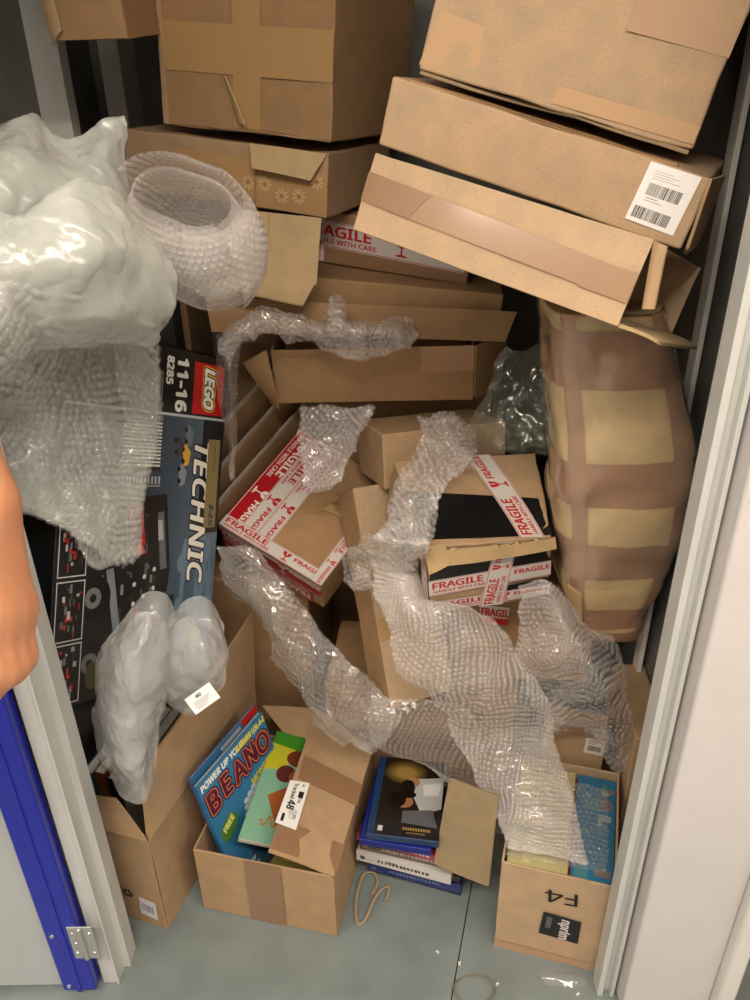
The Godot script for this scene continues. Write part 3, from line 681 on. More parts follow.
# ---------------------------------------------------------------- printed boxes on the left
func truck_art() -> StandardMaterial3D:
	var W := 1160; var H := 756   # 0.58 x 0.378 m, 2000 px to the metre
	var img := blank(W, H, Color(0.05, 0.055, 0.06))
	# sky panel: a printed blue field behind the truck
	for y in range(0, H):
		var k := float(y) / H
		var c := Color(0.10, 0.13, 0.17).lerp(Color(0.34, 0.43, 0.50), clampf(1.0 - k * 1.4, 0, 1))
		img.fill_rect(Rect2i(226, y, W - 226, 1), c)
	img.fill_rect(Rect2i(226, 430, W - 226, 330), Color(0.055, 0.06, 0.065))
	var rng := RandomNumberGenerator.new(); rng.seed = 12
	# brighter clouds of the print
	for k in 40: disc(img, Vector2(rng.randf_range(700, 1150), rng.randf_range(20, 200)), rng.randf_range(30, 90), rng.randf_range(8, 26), Color(0.38, 0.47, 0.54))
	img.fill_rect(Rect2i(226, 0, 420, 120), Color(0.09, 0.10, 0.11))
	# heading band
	img.fill_rect(Rect2i(0, 0, 220, H), Color(0.045, 0.045, 0.05))
	img.fill_rect(Rect2i(220, 0, 9, H), Color(0.72, 0.74, 0.75))
	img.fill_rect(Rect2i(28, 20, 184, 168), Color(0.74, 0.09, 0.10))
	write(img, "LEGO", Vector2(116, 126), 50, Color(0.93, 0.80, 0.22), 0.0, 0.86, 0.16, 13.0, true)
	write(img, "LEGO", Vector2(116, 126), 50, Color(0.05, 0.05, 0.05), 0.0, 0.86, 0.16, 9.0, true)
	write(img, "LEGO", Vector2(116, 126), 50, Color(0.95, 0.94, 0.92), 0.0, 0.86, 0.16, 4.5, true)
	write(img, "11-16", Vector2(28, 276), 52, Color(0.88, 0.87, 0.84), 0.0, 1.05, 0.0, 4.0)
	write(img, "8285", Vector2(28, 330), 32, Color(0.88, 0.87, 0.84), 0.0, 1.0, 0.0, 2.5)
	img.fill_rect(Rect2i(80, 345, 130, 3), Color(0.5, 0.5, 0.5))
	for k in 6: disc(img, Vector2(50 + rng.randf() * 30, 370 + rng.randf() * 40), 9, 12, Color(0.5, 0.5, 0.5))
	# slatted grille print
	img.fill_rect(Rect2i(250, 330, 170, 190), Color(0.12, 0.12, 0.13))
	for k in 13: img.fill_rect(Rect2i(256 + k * 12, 334, 7, 182), Color(0.80, 0.80, 0.79))
	for k in 12: img.fill_rect(Rect2i(440, 330 + k * 17, 26, 9), Color(0.62, 0.63, 0.64))
	img.fill_rect(Rect2i(470, 330, 5, 210), Color(0.55, 0.55, 0.56))
	# small views of models
	for q in [[290, 190, Color(0.42, 0.45, 0.48)], [360, 200, Color(0.80, 0.62, 0.22)], [430, 215, Color(0.5, 0.52, 0.55)], [330, 240, Color(0.22, 0.24, 0.26)]]:
		poly(img, [Vector2(q[0] - 40, q[1] + 10), Vector2(q[0] - 10, q[1] - 20), Vector2(q[0] + 36, q[1] - 12), Vector2(q[0] + 44, q[1] + 14), Vector2(q[0] - 20, q[1] + 24)], q[2])
		disc(img, Vector2(q[0] - 18, q[1] + 22), 9, 9, Color(0.06, 0.06, 0.06)); disc(img, Vector2(q[0] + 24, q[1] + 18), 9, 9, Color(0.06, 0.06, 0.06))
	# title
	write(img, "TECHNIC", Vector2(300, 156), 80, Color(0.05, 0.05, 0.06), 0.0, 1.16, 0.22, 10.0)
	write(img, "TECHNIC", Vector2(300, 156), 80, Color(0.88, 0.87, 0.82), 0.0, 1.16, 0.22, 4.0)
	# truck: dark body with red stripes and grey pipes
	poly(img, [Vector2(500, 290), Vector2(760, 250), Vector2(840, 260), Vector2(900, 330), Vector2(1140, 340), Vector2(1150, 560), Vector2(900, 620), Vector2(520, 560)], Color(0.075, 0.078, 0.082))
	poly(img, [Vector2(505, 400), Vector2(730, 350), Vector2(735, 460), Vector2(515, 500)], Color(0.14, 0.14, 0.15))
	for q in [[[530, 410], [700, 372], [704, 392], [534, 430]], [[534, 446], [640, 424], [644, 446], [538, 468]], [[540, 478], [560, 430], [580, 426], [566, 476]], [[640, 400], [704, 385], [706, 440], [690, 444]]]:
		poly(img, [Vector2(q[0][0], q[0][1]), Vector2(q[1][0], q[1][1]), Vector2(q[2][0], q[2][1]), Vector2(q[3][0], q[3][1])], Color(0.72, 0.13, 0.14))
	poly(img, [Vector2(560, 300), Vector2(760, 268), Vector2(765, 300), Vector2(565, 330)], Color(0.36, 0.38, 0.40))
	poly(img, [Vector2(590, 305), Vector2(660, 293), Vector2(662, 318), Vector2(592, 326)], Color(0.62, 0.64, 0.66))
	for k in 60:
		var p := Vector2(rng.randf_range(560, 1120), rng.randf_range(290, 640))
		var v := rng.randf_range(0.12, 0.5)
		img.fill_rect(Rect2i(int(p.x), int(p.y), rng.randi_range(6, 46), rng.randi_range(4, 16)), Color(v, v, v * 1.03))
	for k in 10: disc(img, Vector2(760 + k * 22, 330 + (k % 3) * 46), 8, 8, Color(0.75, 0.75, 0.74))
	for k in 6: img.fill_rect(Rect2i(880 + k * 30, 400 + (k * 37) % 90, 24, 12), Color(0.66, 0.12, 0.13))
	poly(img, [Vector2(740, 520), Vector2(1120, 440), Vector2(1124, 470), Vector2(744, 552)], Color(0.46, 0.50, 0.53))
	poly(img, [Vector2(860, 220), Vector2(1120, 236), Vector2(1120, 254), Vector2(860, 244)], Color(0.12, 0.13, 0.14))
	poly(img, [Vector2(930, 140), Vector2(950, 140), Vector2(960, 320), Vector2(938, 320)], Color(0.14, 0.15, 0.16))
	for k in 3: disc(img, Vector2(620 + k * 210, 600), 74, 74, Color(0.04, 0.04, 0.045)); disc(img, Vector2(620 + k * 210, 600), 34, 34, Color(0.42, 0.42, 0.43)); disc(img, Vector2(620 + k * 210, 600), 14, 14, Color(0.08, 0.08, 0.08))
	for k in 5: disc(img, Vector2(1080, 560 + k * 8), 44, 22, Color(0.45 - k * 0.04, 0.28, 0.2))
	# inset views along the lower edge
	img.fill_rect(Rect2i(560, 676, 6, 80), Color(0.7, 0.7, 0.7))
	for q in [[600, 640, 150, 104], [770, 640, 180, 104], [966, 640, 180, 104]]:
		img.fill_rect(Rect2i(q[0] - 4, q[1] - 4, q[2] + 8, q[3] + 8), Color(0.75, 0.75, 0.75))
		img.fill_rect(Rect2i(q[0], q[1], q[2], q[3]), Color(0.05, 0.055, 0.06))
		for k in 26:
			var v := rng.randf_range(0.15, 0.75)
			var c := Color(v, v, v) if rng.randf() < 0.7 else Color(0.66, 0.14, 0.13)
			img.fill_rect(Rect2i(q[0] + rng.randi_range(6, q[2] - 34), q[1] + rng.randi_range(6, q[3] - 18), rng.randi_range(6, 30), rng.randi_range(4, 14)), c)
	img.fill_rect(Rect2i(1000, 80, 60, 40), Color(0.78, 0.72, 0.30))
	for k in 3: img.fill_rect(Rect2i(1006 + k * 18, 86, 11, 28), Color(0.2, 0.19, 0.1))
	return printed(img, 0.38, 0.5)

func printed_boxes():
	var d := Vector3(0.379, 0.589, 0.09)
	var t := thing("toy_set_box", "black and blue picture box of a toy truck set leaning at the left wall", "box", Vector3(-0.428, 0.751, -1.209), Vector3(-7.5, 62.6, -25.8))
	part("box_body", box_mesh(d, 0.003, 8, 0.002, 41), plain(Color(0.06, 0.06, 0.065), 0.42), t)
	patch("picture", t, d, "front", rect(0.004, 0.004, 0.996, 0.996), truck_art(), 0.0012, 1)
	var top := blank(512, 120, Color(0.06, 0.06, 0.065))
	for k in 9: poly(top, [Vector2(150 + k * 36, 20), Vector2(180 + k * 36, 26), Vector2(190 + k * 36, 96), Vector2(156 + k * 36, 90)], Color(0.55, 0.18, 0.12) if k % 3 == 0 else Color(0.62, 0.58, 0.52) if k % 3 == 1 else Color(0.12, 0.12, 0.12))
	patch("top_print", t, d, "top", rect(0.02, 0.02, 0.98, 0.98), printed(top, 0.4), 0.0012)
	var nt := blank(300, 90, Color(0.50, 0.44, 0.27))
	for k in 46: nt.fill_rect(Rect2i(16 + k * 2, 36 + int(9.0 * sin(k * 0.8) * cos(k * 0.23)), 3, 3), Color(0.14, 0.16, 0.25))
	write(nt, "$45", Vector2(214, 58), 34, Color(0.16, 0.2, 0.32), 0.0, 1.0, 0.3, 1.2)
	patch("masking_tape", t, d, "front", [Vector2(0.885, 0.46), Vector2(0.972, 0.46), Vector2(0.972, 0.74), Vector2(0.885, 0.74)], printed(nt, 0.7), 0.0019, 1)

	d = Vector3(0.04, 0.46, 0.20)
	t = thing("toy_set_box", "dark picture box with a red badge behind the hanging bubble wrap", "box", Vector3(-0.611, 0.88, -0.99), Vector3(0, 0, 0))
	part("box_body", box_mesh(d, 0.003, 4, 0.001, 42), plain(Color(0.10, 0.10, 0.11), 0.42), t)
	var art := blank(440, 920, Color(0.10, 0.11, 0.12))
	art.fill_rect(Rect2i(60, 60, 230, 190), Color(0.72, 0.12, 0.12))
	art.fill_rect(Rect2i(0, 330, 440, 300), Color(0.46, 0.40, 0.26)); art.fill_rect(Rect2i(0, 640, 440, 120), Color(0.25, 0.42, 0.55))
	write(art, "JU", Vector2(250, 860), 70, Color(0.85, 0.85, 0.83), 0.0, 1.0, 0.0, 5.0)
	patch("picture", t, d, "right", rect(0.01, 0.01, 0.99, 0.99), printed(art, 0.4, 0.3), 0.001)
	patch("picture", t, d, "front", rect(0.01, 0.01, 0.99, 0.99), printed(art, 0.4, 0.3), 0.001)
	carton("cardboard_box", "brown cardboard box on the floor behind the truck picture box", Vector3(-0.52, 0.20, -1.62), Vector3(0, 0, 0), Vector3(0.20, 0.40, 0.24), M.card_warm, 43, 0.003)
	carton("storage_box", "dark grey box behind the top of the truck picture box", Vector3(-0.49, 0.78, -1.63), Vector3(0, 8, 0), Vector3(0.18, 0.74, 0.18), plain(Color(0.16, 0.16, 0.165), 0.5), 44, 0.002)

# ---------------------------------------------------------------- front row on the floor
func book(called: String, label: String, category: String, at: Vector3, rot: Vector3, d: Vector3, cover: Material, pages: Material, group := "") -> Node3D:
	var t := thing(called, label, category, at, rot, group)
	part("pages", box_mesh(Vector3(d.x - 0.004, d.y - 0.004, d.z - 0.002), 0.0008), pages, t)
	var b := Builder.new()
	for s in [-1, 1]:
		b.map = Transform3D(Basis(), Vector3(0, 0, s * (d.z / 2 - 0.0004))); b.rbox(Vector3(d.x, d.y, 0.0008), 0.0003)
	b.map = Transform3D(Basis(), Vector3(-d.x / 2 + 0.0004, 0, 0)); b.rbox(Vector3(0.0008, d.y, d.z), 0.0003)
	part("cover", b.mesh(), cover, t)
	return t

func comic_cover() -> StandardMaterial3D:
	var img := blank(420, 560, Color(0.20, 0.47, 0.64))
	write(img, "POWER UP YOUR", Vector2(14, 44), 25, Color(0.92, 0.92, 0.9), 0.0, 1.0, 0.12, 2.0)
	write(img, "SUMMER LOL-A-DAYS!", Vector2(226, 44), 23, Color(0.90, 0.84, 0.30), 0.0, 0.78, 0.12, 2.0)
	for k in 5:
		var c := Vector2(50 + k * 80, 156 - (8 if k % 2 else 0))
		var l := ["B", "E", "A", "N", "O"][k] as String
		write(img, l, c, 84, Color(0.13, 0.10, 0.26), 0.0, 0.95, 0.0, 15.0, true)
		write(img, l, c, 84, Color(0.80, 0.45, 0.26), 0.0, 0.95, 0.0, 9.0, true)
		write(img, l, c, 84, Color(0.36, 0.12, 0.22), 0.0, 0.95, 0.0, 3.5, true)
	write(img, "MONSTERS", Vector2(250, 226), 30, Color(0.74, 0.72, 0.26), -0.08, 0.86, 0.0, 2.5)
	write(img, "SPECIAL!", Vector2(280, 264), 26, Color(0.74, 0.72, 0.26), -0.08, 0.8, 0.0, 2.0)
	disc(img, Vector2(70, 260), 56, 40, Color(0.30, 0.50, 0.20), -0.4)
	write(img, "FREE", Vector2(44, 268), 24, Color(0.88, 0.88, 0.5), -0.3, 1.0, 0.0, 2.0)
	# a breaking wave
	poly(img, [Vector2(110, 560), Vector2(120, 400), Vector2(160, 290), Vector2(240, 220), Vector2(300, 250), Vector2(250, 290), Vector2(230, 380), Vector2(300, 470), Vector2(420, 520), Vector2(420, 560)], Color(0.20, 0.36, 0.44))
	poly(img, [Vector2(160, 290), Vector2(240, 214), Vector2(306, 246), Vector2(280, 300), Vector2(236, 286), Vector2(200, 330)], Color(0.72, 0.80, 0.84))
	for k in 14: disc(img, Vector2(170 + k * 9, 290 - (k * 23) % 60), 14, 11, Color(0.80, 0.86, 0.88))
	for k in 8: disc(img, Vector2(60 + k * 10, 470 + (k * 31) % 60), 13, 9, Color(0.70, 0.78, 0.82))
	poly(img, [Vector2(300, 330), Vector2(420, 290), Vector2(420, 470), Vector2(320, 450)], Color(0.55, 0.60, 0.28))
	return printed(img, 0.35, 0.3)

func annual_cover() -> StandardMaterial3D:
	# plain stand-in: green ground, warm figure-like patches, a brown roof
	var img := blank(360, 500, Color(0.48, 0.66, 0.56))
	img.fill_rect(Rect2i(0, 0, 360, 90), Color(0.25, 0.52, 0.16))
	poly(img, [Vector2(0, 60), Vector2(120, 70), Vector2(100, 170), Vector2(0, 190)], Color(0.72, 0.70, 0.18))
	for q in [[150, 110, 60, 40, Color(0.42, 0.20, 0.12)], [240, 130, 54, 46, Color(0.50, 0.26, 0.16)], [110, 190, 46, 40, Color(0.34, 0.16, 0.12)], [190, 200, 60, 50, Color(0.55, 0.33, 0.22)], [280, 220, 50, 60, Color(0.40, 0.18, 0.14)]]:
		disc(img, Vector2(q[0], q[1]), q[2], q[3], q[4])
	poly(img, [Vector2(60, 300), Vector2(180, 220), Vector2(330, 300), Vector2(330, 430), Vector2(140, 420)], Color(0.62, 0.33, 0.15))
	for k in 7: disc(img, Vector2(210 + (k * 29) % 70, 270 + k * 8), 34, 20, Color(0.10, 0.12, 0.10))
	for k in 5: disc(img, Vector2(160 + k * 14, 350), 18, 22, Color(0.25, 0.20, 0.40))
	for k in 12: disc(img, Vector2(70 + k * 7, 410 + sin(k * 0.9) * 18), 7, 6, Color(0.66, 0.45, 0.22))
	return printed(img, 0.35, 0.3)

func case_cover() -> StandardMaterial3D:
	# plain stand-in for a film picture: dark ground, warm light, two vague figures
	var img := blank(300, 420, Color(0.12, 0.10, 0.08))
	for k in 8: disc(img, Vector2(110, 80), 110 - k * 9, 70 - k * 6, Color(0.22 + k * 0.05, 0.17 + k * 0.042, 0.09 + k * 0.02))
	poly(img, [Vector2(170, 110), Vector2(300, 90), Vector2(300, 260), Vector2(210, 300), Vector2(160, 210)], Color(0.66, 0.66, 0.66))
	poly(img, [Vector2(200, 140), Vector2(290, 120), Vector2(280, 190), Vector2(210, 200)], Color(0.78, 0.78, 0.78))
	disc(img, Vector2(150, 130), 34, 28, Color(0.62, 0.44, 0.32)); disc(img, Vector2(128, 150), 32, 30, Color(0.10, 0.07, 0.05))
	disc(img, Vector2(120, 240), 44, 34, Color(0.56, 0.38, 0.26)); disc(img, Vector2(88, 230), 40, 44, Color(0.09, 0.06, 0.05)); disc(img, Vector2(130, 200), 44, 20, Color(0.09, 0.06, 0.05))
	poly(img, [Vector2(120, 290), Vector2(260, 270), Vector2(290, 360), Vector2(120, 350)], Color(0.34, 0.34, 0.36))
	img.fill_rect(Rect2i(0, 362, 300, 58), Color(0.07, 0.06, 0.06))
	for k in 11: img.fill_rect(Rect2i(130 + k * 12, 372, 8, 14), Color(0.60, 0.47, 0.24))
	for k in 8: img.fill_rect(Rect2i(150 + k * 11, 394, 7, 8), Color(0.5, 0.4, 0.22))
	img.fill_rect(Rect2i(16, 376, 22, 26), Color(0.75, 0.75, 0.74))
	return printed(img, 0.25, 0.5)

func spine_print(base: Color, ink: Color, words: String, sd: int) -> StandardMaterial3D:
	var img := blank(480, 56, base)
	var rng := RandomNumberGenerator.new(); rng.seed = sd
	for k in 5: img.fill_rect(Rect2i(rng.randi_range(0, 420), rng.randi_range(0, 40), rng.randi_range(16, 70), rng.randi_range(6, 20)), base.lerp(ink, rng.randf_range(0.1, 0.4)))
	disc(img, Vector2(30, 28), 14, 14, ink.lerp(base, 0.3))
	if words: write(img, words, Vector2(110, 40), 26, ink, 0.0, 1.0, 0.0, 1.5)
	else:
		for k in 14: img.fill_rect(Rect2i(110 + k * 19, 18, rng.randi_range(8, 15), 18), ink)
	return printed(img, 0.28, 0.4)

func disc_case(label: String, at: Vector3, yaw: float, d: Vector3, body: Color, spine: Material, spine_face: String, top: Material = null) -> Node3D:
	var t := thing("disc_case", label, "disc case", at, Vector3(0, yaw, 0), "disc cases in the stack")
	part("case_body", box_mesh(d, 0.0015), plain(body, 0.3), t)
	patch("spine_print", t.get_node("case_body"), d, spine_face, rect(0.01, 0.06, 0.99, 0.94), spine, 0.0006)
	if top: patch("cover_print", t.get_node("case_body"), d, "top", rect(0.10, 0.01, 0.99, 0.99), top, 0.0006)
	return t

func front_row():
	# --- open carton on the left with a standing flap
	var d := Vector3(0.20, 0.25, 0.43)
	var t := open_carton("cardboard_box", "open cardboard box by the blue door with one side flap standing up", Vector3(-0.432, 0.1255, -1.173), Vector3(0, -18.5, 0), d, M.card, ["top"], 51)
	panel("side_flap", t, "tall_flap", M.card, 0.004, 0.004, 52)
	panel("front_flap", t, "tall_front", M.card, 0.004, 0.004, 53)
	var rec := Builder.new()
	for k in 3:
		var a := Vector2(0, 0.014).rotated(k * TAU / 3); var b := Vector2(0, 0.014).rotated((k + 1) * TAU / 3)
		var m := (a + b) / 2
		rec.map = Transform3D(Basis(Vector3.BACK, (b - a).angle()), Vector3(m.x, m.y, 0)); rec.rbox(Vector3(0.016, 0.004, 0.0008), 0.0003)
	part("recycling_mark", rec.mesh(), M.ink, t, Vector3(0.028, -0.045, 0.2160))
	var tl := blank(128, 96, Color(0.82, 0.80, 0.80)); bars(tl, Rect2i(14, 30, 90, 40), Color(0.4, 0.35, 0.5), 5)
	patch("torn_label", t, d, "front", [Vector2(0.74, 0.12), Vector2(0.92, 0.09), Vector2(0.93, 0.30), Vector2(0.76, 0.32)], printed(tl, 0.6), 0.0015)
	var kinds := [[Color(0.15, 0.32, 0.38), "teal book standing in the open box by the blue door"], [Color(0.45, 0.25, 0.16), "russet book standing in the open box by the blue door"], [Color(0.12, 0.12, 0.14), "black book standing in the open box by the blue door"], [Color(0.55, 0.53, 0.45), "cream book standing in the open box by the blue door"]]
	for k in 4:
		var o := Transform3D(Basis(Vector3.UP, deg_to_rad(-18.5)), Vector3(-0.432, 0.0, -1.173)) * Vector3(-0.079 + k * 0.027, 0.14 + 0.008 * (k % 2), 0.03)
		book("book", kinds[k][1], "book", o, Vector3(0, 71.5, 0), Vector3(0.20, 0.265, 0.022), plain(kinds[k][0], 0.4), M.paper, "books in the box by the blue door")

	# --- carton of comics
	d = Vector3(0.268, 0.171, 0.300)
	t = open_carton("cardboard_box", "open cardboard box of comics with a shipping label on its folded flap", Vector3(-0.180, 0.0865, -1.095), Vector3(0, -13.5, 0), d, M.card, ["top"], 54)
	var fp := panel("top_flap", t, "comic_flap", M.card, 0.004, 0.003, 55)
	panel("rear_flap", t, "comic_flap_back", M.card, 0.004, 0.003, 56)
	band("packing_tape", t, d, "front", 0.37, 0.0, 0.63, 1.0, M.tape, 0.0013)
	panel("packing_tape", fp, "comic_tape_a", M.tape, 0.0006, 0.0, 57)
	panel("packing_tape", fp, "comic_tape_b", M.tape, 0.0006, 0.0, 58)
	var lb := blank(220, 520, Color(0.90, 0.89, 0.87))
	write(lb, "Tracked", Vector2(64, 26), 40, Color(0.1, 0.1, 0.1), PI / 2, 1.0, 0.0, 2.0)
	write(lb, "48", Vector2(60, 236), 74, Color(0.1, 0.1, 0.1), PI / 2, 1.0, 0.0, 4.0)
	lb.fill_rect(Rect2i(140, 120, 54, 76), Color(0.1, 0.1, 0.1))
	for k in 3: write(lb, ["24", "RM", "EU"][k] as String, Vector2(154, 26 + k * 180), 24, Color(0.1, 0.1, 0.1) if k != 1 else Color(0.3, 0.3, 0.3), PI / 2, 1.0, 0.0, 1.0)
	lb.fill_rect(Rect2i(40, 400, 30, 84), Color(0.12, 0.12, 0.12))
	for k in 6: lb.fill_rect(Rect2i(100 + k * 14, 330, 5, 60 + (k * 41) % 80), Color(0.4, 0.4, 0.4))
	var lc := []
	for p in PANELS["tracked"]: lc.append(t.transform.affine_inverse() * Vector3(p[0], p[1] + 0.002, p[2]))
	var lbm := slab_mesh(lc, 0.0006, 0.0, 1)
	var la: Array = lbm.surface_get_arrays(0)
	var uv: PackedVector2Array = la[Mesh.ARRAY_TEX_UV]
	var mx := Vector2.ZERO
	for q in uv: mx = mx.max(q)
	for i in uv.size(): uv[i] = Vector2(uv[i].x / mx.x, 1.0 - uv[i].y / mx.y)
	la[Mesh.ARRAY_TEX_UV] = uv
	var lm2 := ArrayMesh.new(); lm2.add_surface_from_arrays(Mesh.PRIMITIVE_TRIANGLES, la)
	part("shipping_label", lm2, printed(lb, 0.5), fp)
	var pages := plain(Color(0.80, 0.77, 0.70), 0.8)
	d = Vector3(0.212, 0.28, 0.008)
	var c1 := book("comic", "blue comic with a big orange title leaning in the comics box", "comic", Vector3(-0.256, 0.153, -1.100), Vector3(-14.9, 63.1, -0.2), d, plain(Color(0.16, 0.42, 0.62), 0.4), pages, "comics in the open box")
	patch("cover_print", c1.get_node("cover"), d, "front", rect(0, 0, 1, 1), comic_cover(), 0.0008)
	var c2 := book("comic", "blue comic with a red corner behind the blue titled comic", "comic", Vector3(-0.267, 0.159, -1.112), Vector3(-15.5, 63.4, -0.2), Vector3(0.212, 0.28, 0.006), plain(Color(0.20, 0.36, 0.55), 0.4), pages, "comics in the open box")
	var cc := blank(210, 280, Color(0.20, 0.40, 0.58)); cc.fill_rect(Rect2i(160, 0, 50, 44), Color(0.72, 0.14, 0.12)); cc.fill_rect(Rect2i(90, 6, 64, 30), Color(0.62, 0.62, 0.66))
	patch("cover_print", c2.get_node("cover"), Vector3(0.212, 0.28, 0.006), "front", rect(0, 0, 1, 1), printed(cc, 0.4), 0.0008)
	t = thing("annual", "green and brown picture annual lying in the comics box", "book", Vector3(-0.180, 0.147, -1.15), Vector3.ZERO, "comics in the open box")
	var gc := []
	for p in PANELS["green"]: gc.append(Vector3(p[0], p[1], p[2]) - t.position)
	part("pages", slab_mesh(gc.map(func(p): return p - Vector3(0, 0.006, 0)), 0.010, 0.0, 2), pages, t)
	var gm := slab_mesh(gc, 0.0016, 0.0, 2)
	var ga: Array = gm.surface_get_arrays(0); var gu: PackedVector2Array = ga[Mesh.ARRAY_TEX_UV]
	var gx := Vector2.ZERO
	for q in gu: gx = gx.max(q)
	for i in gu.size(): gu[i] = Vector2(gu[i].x / gx.x * 0.72, 1.0 - gu[i].y / gx.y)
	ga[Mesh.ARRAY_TEX_UV] = gu
	var gm2 := ArrayMesh.new(); gm2.add_surface_from_arrays(Mesh.PRIMITIVE_TRIANGLES, ga)
	part("cover", gm2, annual_cover(), t)
	var yc := blank(200, 260, Color(0.52, 0.46, 0.22)); yc.fill_rect(Rect2i(40, 20, 120, 90), Color(0.22, 0.22, 0.30)); yc.fill_rect(Rect2i(20, 140, 150, 60), Color(0.66, 0.60, 0.30))
	d = Vector3(0.14, 0.24, 0.03)
	var b3 := book("annual", "yellow and navy book lying flat at the bottom of the comics box", "book", Vector3(-0.125, 0.05, -1.085), Vector3(-90, -13.5, 0), d, plain(Color(0.45, 0.40, 0.2), 0.4), pages, "comics in the open box")
	patch("cover_print", b3.get_node("cover"), d, "front", rect(0, 0, 1, 1), printed(yc, 0.4), 0.0008)

	# --- stack of disc cases
	var cases := [
		["navy disc case lying lowest in the stack on the grey floor", Color(0.06, 0.08, 0.18), Color(0.08, 0.10, 0.24), Color(0.7, 0.7, 0.75), 0.018, 0.014, -0.006],
		["blue disc case second from the floor in the stack", Color(0.06, 0.10, 0.32), Color(0.09, 0.14, 0.42), Color(0.4, 0.45, 0.6), 0.022, 0.010, 0.004],
		["black disc case above the blue ones in the stack", Color(0.07, 0.07, 0.09), Color(0.10, 0.10, 0.14), Color(0.55, 0.5, 0.4), 0.016, 0.006, 0.0],
		["white disc case with bold black marks on its spine", Color(0.72, 0.70, 0.68), Color(0.80, 0.78, 0.76), Color(0.10, 0.10, 0.11), 0.026, -0.010, 0.012],
		["grey and maroon photo spined disc case on the white one", Color(0.16, 0.14, 0.14), Color(0.34, 0.26, 0.24), Color(0.66, 0.58, 0.52), 0.024, -0.004, 0.004],
		["pink and red spined disc case in the middle of the stack", Color(0.45, 0.10, 0.16), Color(0.62, 0.22, 0.28), Color(0.88, 0.80, 0.80), 0.018, -0.008, 0.008],
		["black spined disc case with pale lettering under the blue pair", Color(0.06, 0.06, 0.08), Color(0.12, 0.14, 0.24), Color(0.62, 0.64, 0.70), 0.020, -0.002, 0.0]]
	var y := 0.0
	for k in cases.size():
		var q: Array = cases[k]
		var dd := Vector3(0.19, q[4], 0.135)
		disc_case(q[0], Vector3(0.072 + q[5], y + q[4] / 2 + 0.0005, -1.085 + q[6]), -17.0 + (k * 7) % 5 - 2, dd, q[1], spine_print(q[2], q[3], "", k + 2), "front")
		y += q[4] + 0.0006
	disc_case("bright blue disc case under the film picture case", Vector3(0.045, y + 0.0085, -1.082), -12, Vector3(0.135, 0.016, 0.19), Color(0.06, 0.12, 0.46), spine_print(Color(0.07, 0.14, 0.50), Color(0.3, 0.4, 0.7), "", 20), "left")
	y += 0.0172
	disc_case("film picture disc case with a pale blue spine on top of the stack", Vector3(0.054, y + 0.0085, -1.084), -9, Vector3(0.135, 0.016, 0.19), Color(0.10, 0.20, 0.34), spine_print(Color(0.16, 0.36, 0.62), Color(0.85, 0.88, 0.92), "TRIPLE PLAY", 21), "left", case_cover())

	# --- marked box in the right foreground
	d = Vector3(0.19, 0.236, 0.25)
	t = open_carton("cardboard_box", "cardboard box marked in black pen with a black printed square", Vector3(0.331, 0.1185, -0.99), Vector3(0, -16.2, 0), d, M.card_light, ["top"], 61)
	panel("side_flap", t, "f4_flap", M.card_grey, 0.004, 0.004, 62)
	var tm := TextMesh.new(); tm.font = font; tm.font_size = 64; tm.pixel_size = 0.0008; tm.depth = 0.0006; tm.text = "F4"
	var pen := part("pen_marking", tm, M.ink, t, Vector3(0.012, 0.062, 0.1262), Vector3(0, 0, 184))
	pen.scale = Vector3(1.15, 0.85, 1)
	var sq := blank(256, 256, Color(0.06, 0.06, 0.07))
	write(sq, "nprim", Vector2(110, 30), 62, Color(0.78, 0.76, 0.74), PI / 2, 1.0, 0.0, 4.0)
	sq.fill_rect(Rect2i(30, 40, 36, 130), Color(0.35, 0.34, 0.33))
	patch("printed_square", t, d, "front", [Vector2(0.40, 0.30), Vector2(0.76, 0.28), Vector2(0.76, 0.54), Vector2(0.42, 0.56)], printed(sq, 0.5), 0.0013, 0)
	patch("packing_tape", t, d, "front", rect(0.0, 0.0, 1.0, 0.08), M.tape_light, 0.0011)
	var fx := Transform3D(Basis(Vector3.UP, deg_to_rad(-16.2)), Vector3(0.331, 0.1185, -0.99))
	var goods := [["yellow covered magazine at the left in the marked box", -0.036, 0.070, 0.092, Color(0.70, 0.66, 0.46)], ["blue covered book at the right in the marked box", 0.055, 0.075, 0.060, Color(0.16, 0.42, 0.56)]]
	for k in goods.size():
		var q: Array = goods[k]
		var dd := Vector3(q[3] + 0.01, 0.23, 0.012)
		var bk := book("magazine", q[0], "book", fx * Vector3(q[1], 0.099 - k * 0.002, 0.0), Vector3(-90, -16.2, 0), dd, plain(q[4], 0.4), pages, "books in the marked box")
		var im := blank(128, 256, q[4])
		var rng := RandomNumberGenerator.new(); rng.seed = 7 + k
		for n in 16: im.fill_rect(Rect2i(rng.randi_range(0, 90), rng.randi_range(0, 230), rng.randi_range(14, 60), rng.randi_range(8, 30)), q[4].lerp([Color(0.85, 0.8, 0.6), Color(0.75, 0.4, 0.25), Color(0.4, 0.55, 0.5), Color(0.2, 0.4, 0.55)][n % 4], 0.5))
		patch("cover_print", bk.get_node("cover"), dd, "front", rect(0, 0, 1, 1), printed(im, 0.4), 0.0008)
	for k in 3:
		book("magazine", ["red edged magazine under the covers in the marked box", "cream magazine in the middle of the marked box", "orange magazine at the bottom of the marked box"][k], "book", fx * Vector3(0.0, 0.082 - k * 0.018, 0.0), Vector3(-90, -16.2, 0), Vector3(0.17, 0.235, 0.015), plain([Color(0.60, 0.18, 0.14), Color(0.75, 0.70, 0.55), Color(0.72, 0.45, 0.20)][k], 0.4), pages, "books in the marked box")

